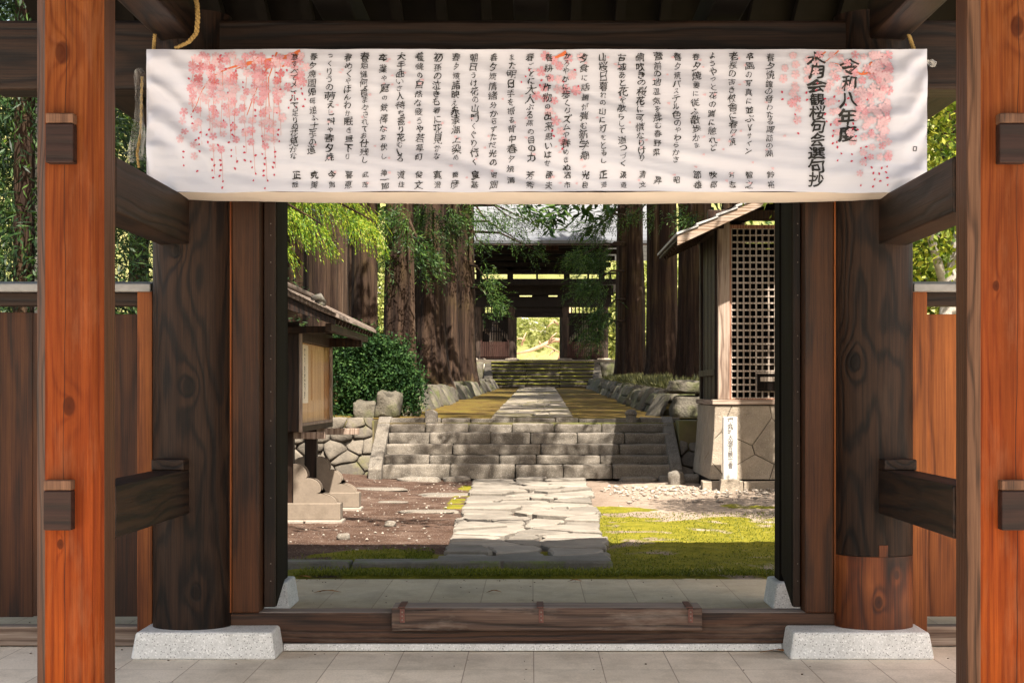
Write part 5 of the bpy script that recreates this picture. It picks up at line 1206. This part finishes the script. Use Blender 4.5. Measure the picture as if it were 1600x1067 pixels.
for px in (752,757,762,768,773,778,784,790,893,899,905,911,917,923,929,935): m.box(gx(px)-.03, gx(px)+.03, 81.95, 82.02, gz(489)+.002, gz(480)-.002)
m.box(gx(770), gx(797), 82.03, 82.1, gz(489)+.002, gz(480)-.002); m.build('transom', M_gd, fg)
for a, b in ((750,797),(886,942)):
    m = MB(); m.box(gx(a), gx(b), 84.1, 84.3, zp, gz(490)); m.build('bay_wall', M_gd, fg)
    m = MB(); n = int((b-a)/4.2)
    for k in range(n+1): c = gx(a+3) + (gx(b-3)-gx(a+3))*k/n; m.box(c-.028, c+.028, 82.0, 82.05, gz(532), gz(493))
    for py in (495,506,518): m.box(gx(a+2), gx(b-2), 82.052, 82.08, gz(py)-.025, gz(py)+.025)
    m.build('bay_lattice', M_gd, fg)
    m = MB(); n = int((b-a)/3.4)
    for k in range(n+1): c = gx(a+2,81.2) + (gx(b-3,81.2)-gx(a+2,81.2))*k/n; m.box(c-.036, c+.036, 81.3, 81.34, zp+.16, PZ(534,81.3) + (.08 if k in (0,n) else 0))
    m.box(gx(a,81.2), gx(b,81.2), 81.345, 81.40, zp+.08, zp+.17); m.box(gx(a,81.2), gx(b,81.2), 81.345, 81.39, PZ(539,81.3)-.05, PZ(539,81.3)); m.build('picket_fence', M_pick, fg)
    # guardian figure glimpsed behind the bars
    c = gx((a+b)/2); m = MB(); s = 1 if a > 800 else -1
    m.tube([(c,83.1,zp+.1),(c,83.1,zp+.9),(c,83.1,zp+1.3),(c,83.1,zp+1.6)], [.32,.30,.36,.16], 12); m.tube([(c,83.1,zp+1.55),(c,83.05,zp+1.72),(c,83.1,zp+1.9)], [.1,.17,.08], 12)
    m.tube([(c-s*.3,83,zp+1.35),(c-s*.55,82.7,zp+1.1),(c-s*.85,82.6,zp+.8),(c-s*1.0,82.6,zp+.6)], [.12,.10,.08,.06], 8); m.tube([(c+s*.3,83,zp+1.35),(c+s*.6,82.9,zp+1.5),(c+s*.55,82.8,zp+1.9)], [.12,.1,.07], 8)
    gd = m.build('guardian_statue', M_greyx, None, 0, True); tag(gd, 'dim carved guardian figure behind the bars in the %s bay of the far gate' % ('left' if a < 800 else 'right'), 'statue', 'guardian figures of the far gate')
m = MB(); m.box(gx(722), gx(970), 80.9, 87, gz(447)+.003, gz(438)); m.build('balcony_floor', M_gd, fg, .02)
m = MB()
for px in (735,762,797,839,886,918,952): m.box(gx(px)-.045, gx(px)+.045, 80.98, 81.07, gz(438), gz(428))
m.box(gx(725), gx(966), 81.0, 81.06, gz(431), gz(428)); m.build('balcony_rail', M_gd, fg)
for px in (748, 797, 886, 941):
    m = MB(); m.box(gx(px)-.14, gx(px)+.14, 82.5, 82.8, gz(438), gz(400)); m.build('upper_post', M_gd, fg, .02)
m = MB(); m.box(gx(742), gx(948), 86.0, 86.2, gz(418), gz(372)); m.build('rear_upper_wall', M_gd, fg)
m = MB(); m.box(gx(742), gx(948), 82.5, 82.8, gz(421), gz(380)); m.box(gx(832), gx(858), 82.45, 82.499, gz(424), gz(421)-.002); m.build('upper_wall', M_gd, fg)
m = MB()
for py, w_ in ((413,.5),(404,.9),(395,1.3),(386,1.7)):
    m.box(gx(742)-w_*.4, gx(948)+w_*.4, 82.5-w_, 82.49-w_+.35, gz(py)-.12, gz(py)+.1)
m.build('eave_brackets', M_gd, fg, .02)
m = MB(); m.box(gx(852), gx(872), 80.6, 80.7, PZ(391,80.6), PZ(380.5,80.6)); pl_ = m.build('name_plaque', M_pick, fg, .02)
mb = MB()
for k, c in enumerate('山門'):
    vs, fs = glyph(c, .016); mb.add([(PX(857+k*9.5,80.6) + x*.22, 80.597, PZ(385.7,80.6) + z*.22) for x,z in vs], fs)
# roof
q = NT('gate_roof_tile'); p_ = q.obj(); sp = q.n('SeparateXYZ'); q.put(sp.inputs[0], p_)
ln = q.math('FRACT', q.math('MULTIPLY', sp.outputs[2], 5.2)); c_ = q.ramp(ln, [(0,(.0304,.0325,.0369)),(.18,(.0608,.0642,.0716)),(1,(.0911,.0955,.1063))])
c_ = q.mix(q.ramp(q.noise(p_, 1.2, 5, .7), [(.4,0),(.7,.4)]), c_, (.12,.125,.13)); q.bump(ln, .6, .05); M_grf = q.fin(c_, .5, .4)
m = MB(); n = 14
for s in (-1, 1):
    prev = None
    for k in range(n+1):
        t = k/n; y = 84.3 + s*5.2*(1-t); z = 8.25 + 5.2*(t**1.25)
        if prev: m.prism([(prev[0],prev[1]-.16),(y,z-.16),(y,z),(prev[0],prev[1])] , 'x', gx(845)-6.2, gx(845)+6.2)
        prev = (y, z)
grf = m.build('roof', M_grf, fg)
m = MB(); m.box(gx(845)-6.3, gx(845)+6.3, 79.12, 79.3, 8.02, 8.16); m.build('eave_board', M_gp, grf)
m = MB(); m.box(gx(845)-6.0, gx(845)+6.0, 84.0, 84.6, 13.45, 14.1); m.build('roof_ridge', M_grf, grf, .1)
# mossy steps in front of the far gate
M_mossedge = stone('edge_moss', (.0490,.0525,.0056), (.1400,.1260,.0140), 0, 6, None, None, .6, .02)
fs_ = thing('mossy_stairs', (gx(848,77), 77.5, 1.55), 'dark stairs with moss edged treads leading up to the far gate', 'stairs')
for k in range(7):
    y = 76.1 + k*.36; z1 = 1.60 + (k+1)*.163; m = MB(); J = np.linspace(PX(769-k*.3,y), PX(927+k*.3,y), 4)
    for a, b in zip(J[:-1], J[1:]): m.box(a+.01, b-.01, y+rg.uniform(-.03,.03), 79.0, z1-.17, z1+rg.uniform(-.02,.02), 0, .015, rg)
    st_o = m.build('step', M_mstone, fs_, .03)
    m = MB(); pts = [(a, y - .012 + .02*fbm(a*2, k, 3), z1 - .012 + .018*fbm(a*1.4, k*3, 7)) for a in np.linspace(J[0], J[-1], 40)]
    m.tube(pts, [max(.006, .026 + .022*fbm(p[0]*1.7, k*2.1, 5)) for p in pts], 6); m.build('moss_edge', M_mossedge, st_o, 0, True)
for px in (763, 933):
    m = MB(); x = PX(px,77); m.hexa([(x-.2,75.9,1.4),(x+.2,75.9,1.4),(x+.2,79,1.4),(x-.2,79,1.4),(x-.2,75.95,1.9),(x+.2,75.95,1.9),(x+.2,78.9,2.72),(x-.2,78.9,2.72)]); m.build('side_kerb', M_mstone, fs_, .04)
for px, lab in ((950,'low dark stone wall to the right of the mossy stairs'),(738,'low dark stone wall to the left of the mossy stairs')):
    w_ = thing('stone_wall', (PX(px,78.5), 78.5, 1.6), lab, 'wall'); rg2 = random.Random(px); mb = MB(); u0 = PX(px-13 if px > 800 else px-30,78); u1 = PX(px+60 if px > 800 else px+17,78)
    for poly in cells(seeds_for(u0,u1,0,1.25,.75,.5,rg2), (u0,u1,0,1.2)): wall_stone(mb, inset(poly,.015), lambda u,v,o: (u, 78.5-o, 1.55+v), .2, rg2)
    mb.build('wall_stones', M_ret, w_, 0, True); m = MB(); m.box(u0,u1,78.6,79,1.4,2.7); m.build('wall_core', M_land, w_)
# ------------------------------------------------------------------ beyond the far gate
pine = thing('pine_tree', (1.6, 100, 2.66), 'pale sunlit garden pine with a leaning bare limb seen through the far gate', 'tree')
m = MB(); Yp = 100
m.tube([(1.9,100.5,2.6),(1.6,100.4,3.0),(PX(880,Yp),100,PZ(548,Yp)),(PX(893,Yp),100.2,PZ(520,Yp)),(PX(890,Yp),100.3,PZ(480,Yp))], [.22,.2,.17,.14,.08], 10)
m.tube([(PX(806,Yp),99.6,PZ(553,Yp)),(PX(828,Yp),99.6,PZ(548,Yp)),(PX(845,Yp),99.7,PZ(541,Yp)),(PX(866,Yp),99.9,PZ(531,Yp)),(PX(886,Yp),100.1,PZ(533,Yp))], [.05,.10,.12,.13,.14], 10)
for a, b in (((845,541),(842,533)),((858,534),(870,520)),((850,540),(876,552)),((866,548),(858,556)),((820,532),(808,530)),((872,508),(862,500)),((868,503),(855,512)),((815,540),(822,520))):
    m.tube([(PX(a[0],Yp),99.7,PZ(a[1],Yp)),(PX((a[0]+b[0])/2,Yp),99.6,PZ((a[1]+b[1])/2-2,Yp)),(PX(b[0],Yp),99.6,PZ(b[1],Yp))], [.07,.05,.03], 6)
M_pbk = stone('pine_bark', (.1760,.0960,.0560), (.4000,.2720,.1760), 0, 4, None, None, .6, .03); m.build('trunk', M_pbk, pine, 0, True)
n = 420; C = np.stack([g.uniform(PX(795,Yp),PX(905,Yp),n), g.uniform(100.2,103,n), PZ(0,Yp) - g.uniform(0,1,n)], 1)
C[:,2] = [PZ(g.uniform(495,545) + (6*math.sin(c[0]*4)), Yp) for c in C]
C2 = np.repeat(C, 40, 0); Dn = g.normal(0,1,(len(C2),3)); Dn[:,2] = np.abs(Dn[:,2])+.3; v, f = leaf_quads(C2, Dn, .26, .028, g, .1); np_mesh('crown', v, f, L_PIN, pine)
hall = thing('temple_hall', (-5, 128, 2.66), 'temple hall with a pale curved roof partly seen over the pine through the far gate', 'hall')
m = MB(); prev = None
for k in range(9):
    t = k/8; x = PX(854,124) - 4.2*t; z = PZ(508,124) + 2.6*t**1.5
    if prev: m.prism([(prev[0],prev[1]-.25),(x,z-.25),(x,z),(prev[0],prev[1])], 'y', 122.5, 136)
    prev = (x,z)
m.prism([(prev[0],prev[1]-.25),(prev[0],prev[1]),(-16,prev[1]),(-16,prev[1]-.25)], 'y', 122.5, 136)
m.build('roof', stone('pale_roof', (.60,.58,.56), (.75,.73,.70), 0, 2, None, None, .2), hall, fix=True)
m = MB(); m.box(-14, -1.2, 126, 134, 2.66, 6.0); m.build('wall', plain('hall_wall', (.55,.48,.40), .8), hall)
M_hill = stone('hillside_wood', (.0700,.0805,.0210), (.2380,.2310,.0700), 0, .35, None, ((.2100,.1890,.0560),(.3360,.3080,.1400), .12, .5, .1), 1.0, .6)
xs = np.linspace(-160,160,120); ys = np.linspace(150,330,60); V = []
for y in ys:
    for x in xs: V.append((x, y, 2.5 + (y-150)*.30 + 5*fbm(x*.03,y*.03,4,4) + 1.6*abs(fbm(x*.25,y*.25,1,3))*min(1,(y-150)/10)))
n = len(xs); Fq = [(j*n+i, j*n+i+1, (j+1)*n+i+1, (j+1)*n+i) for j in range(len(ys)-1) for i in range(n-1)]
o = np_mesh('hills', V, Fq, M_hill, None, (0,0,0), True); struct(o)
for i, (x, y, c, rad, ncl, lab) in enumerate([(6.5,96,(6.5,96,5.6),(3.2,2.2,3.4),330,'sunlit green tree seen right of the far gate'),(13,100,(13,100,6.5),(4,3,4.5),330,'sunlit tree glimpsed between the right hand cedars'),(-7,98,(-7,98,6.0),(3.6,2.5,4.0),330,'sunlit tree glimpsed between the left hand cedars'),(-13,95,(-13,95,6.0),(3.6,2.5,4.0),300,'sunlit tree in the bright gap left of the avenue')]):
    t = thing('garden_tree', (x, y, 2.66), lab, 'tree', 'sunlit garden trees beyond the far gate')
    mb = MB(); mb.tube([(x,y,2.6),(x+.1,y,4.5),(x,y,7)], [.22,.16,.05], 10); mb.build('trunk', M_gbark, t, 0, True)
    v, f = leaf_crown(g, c, rad, ncl, 40, .30, .17, .45); np_mesh('crown', v, f, L_PIN, t)
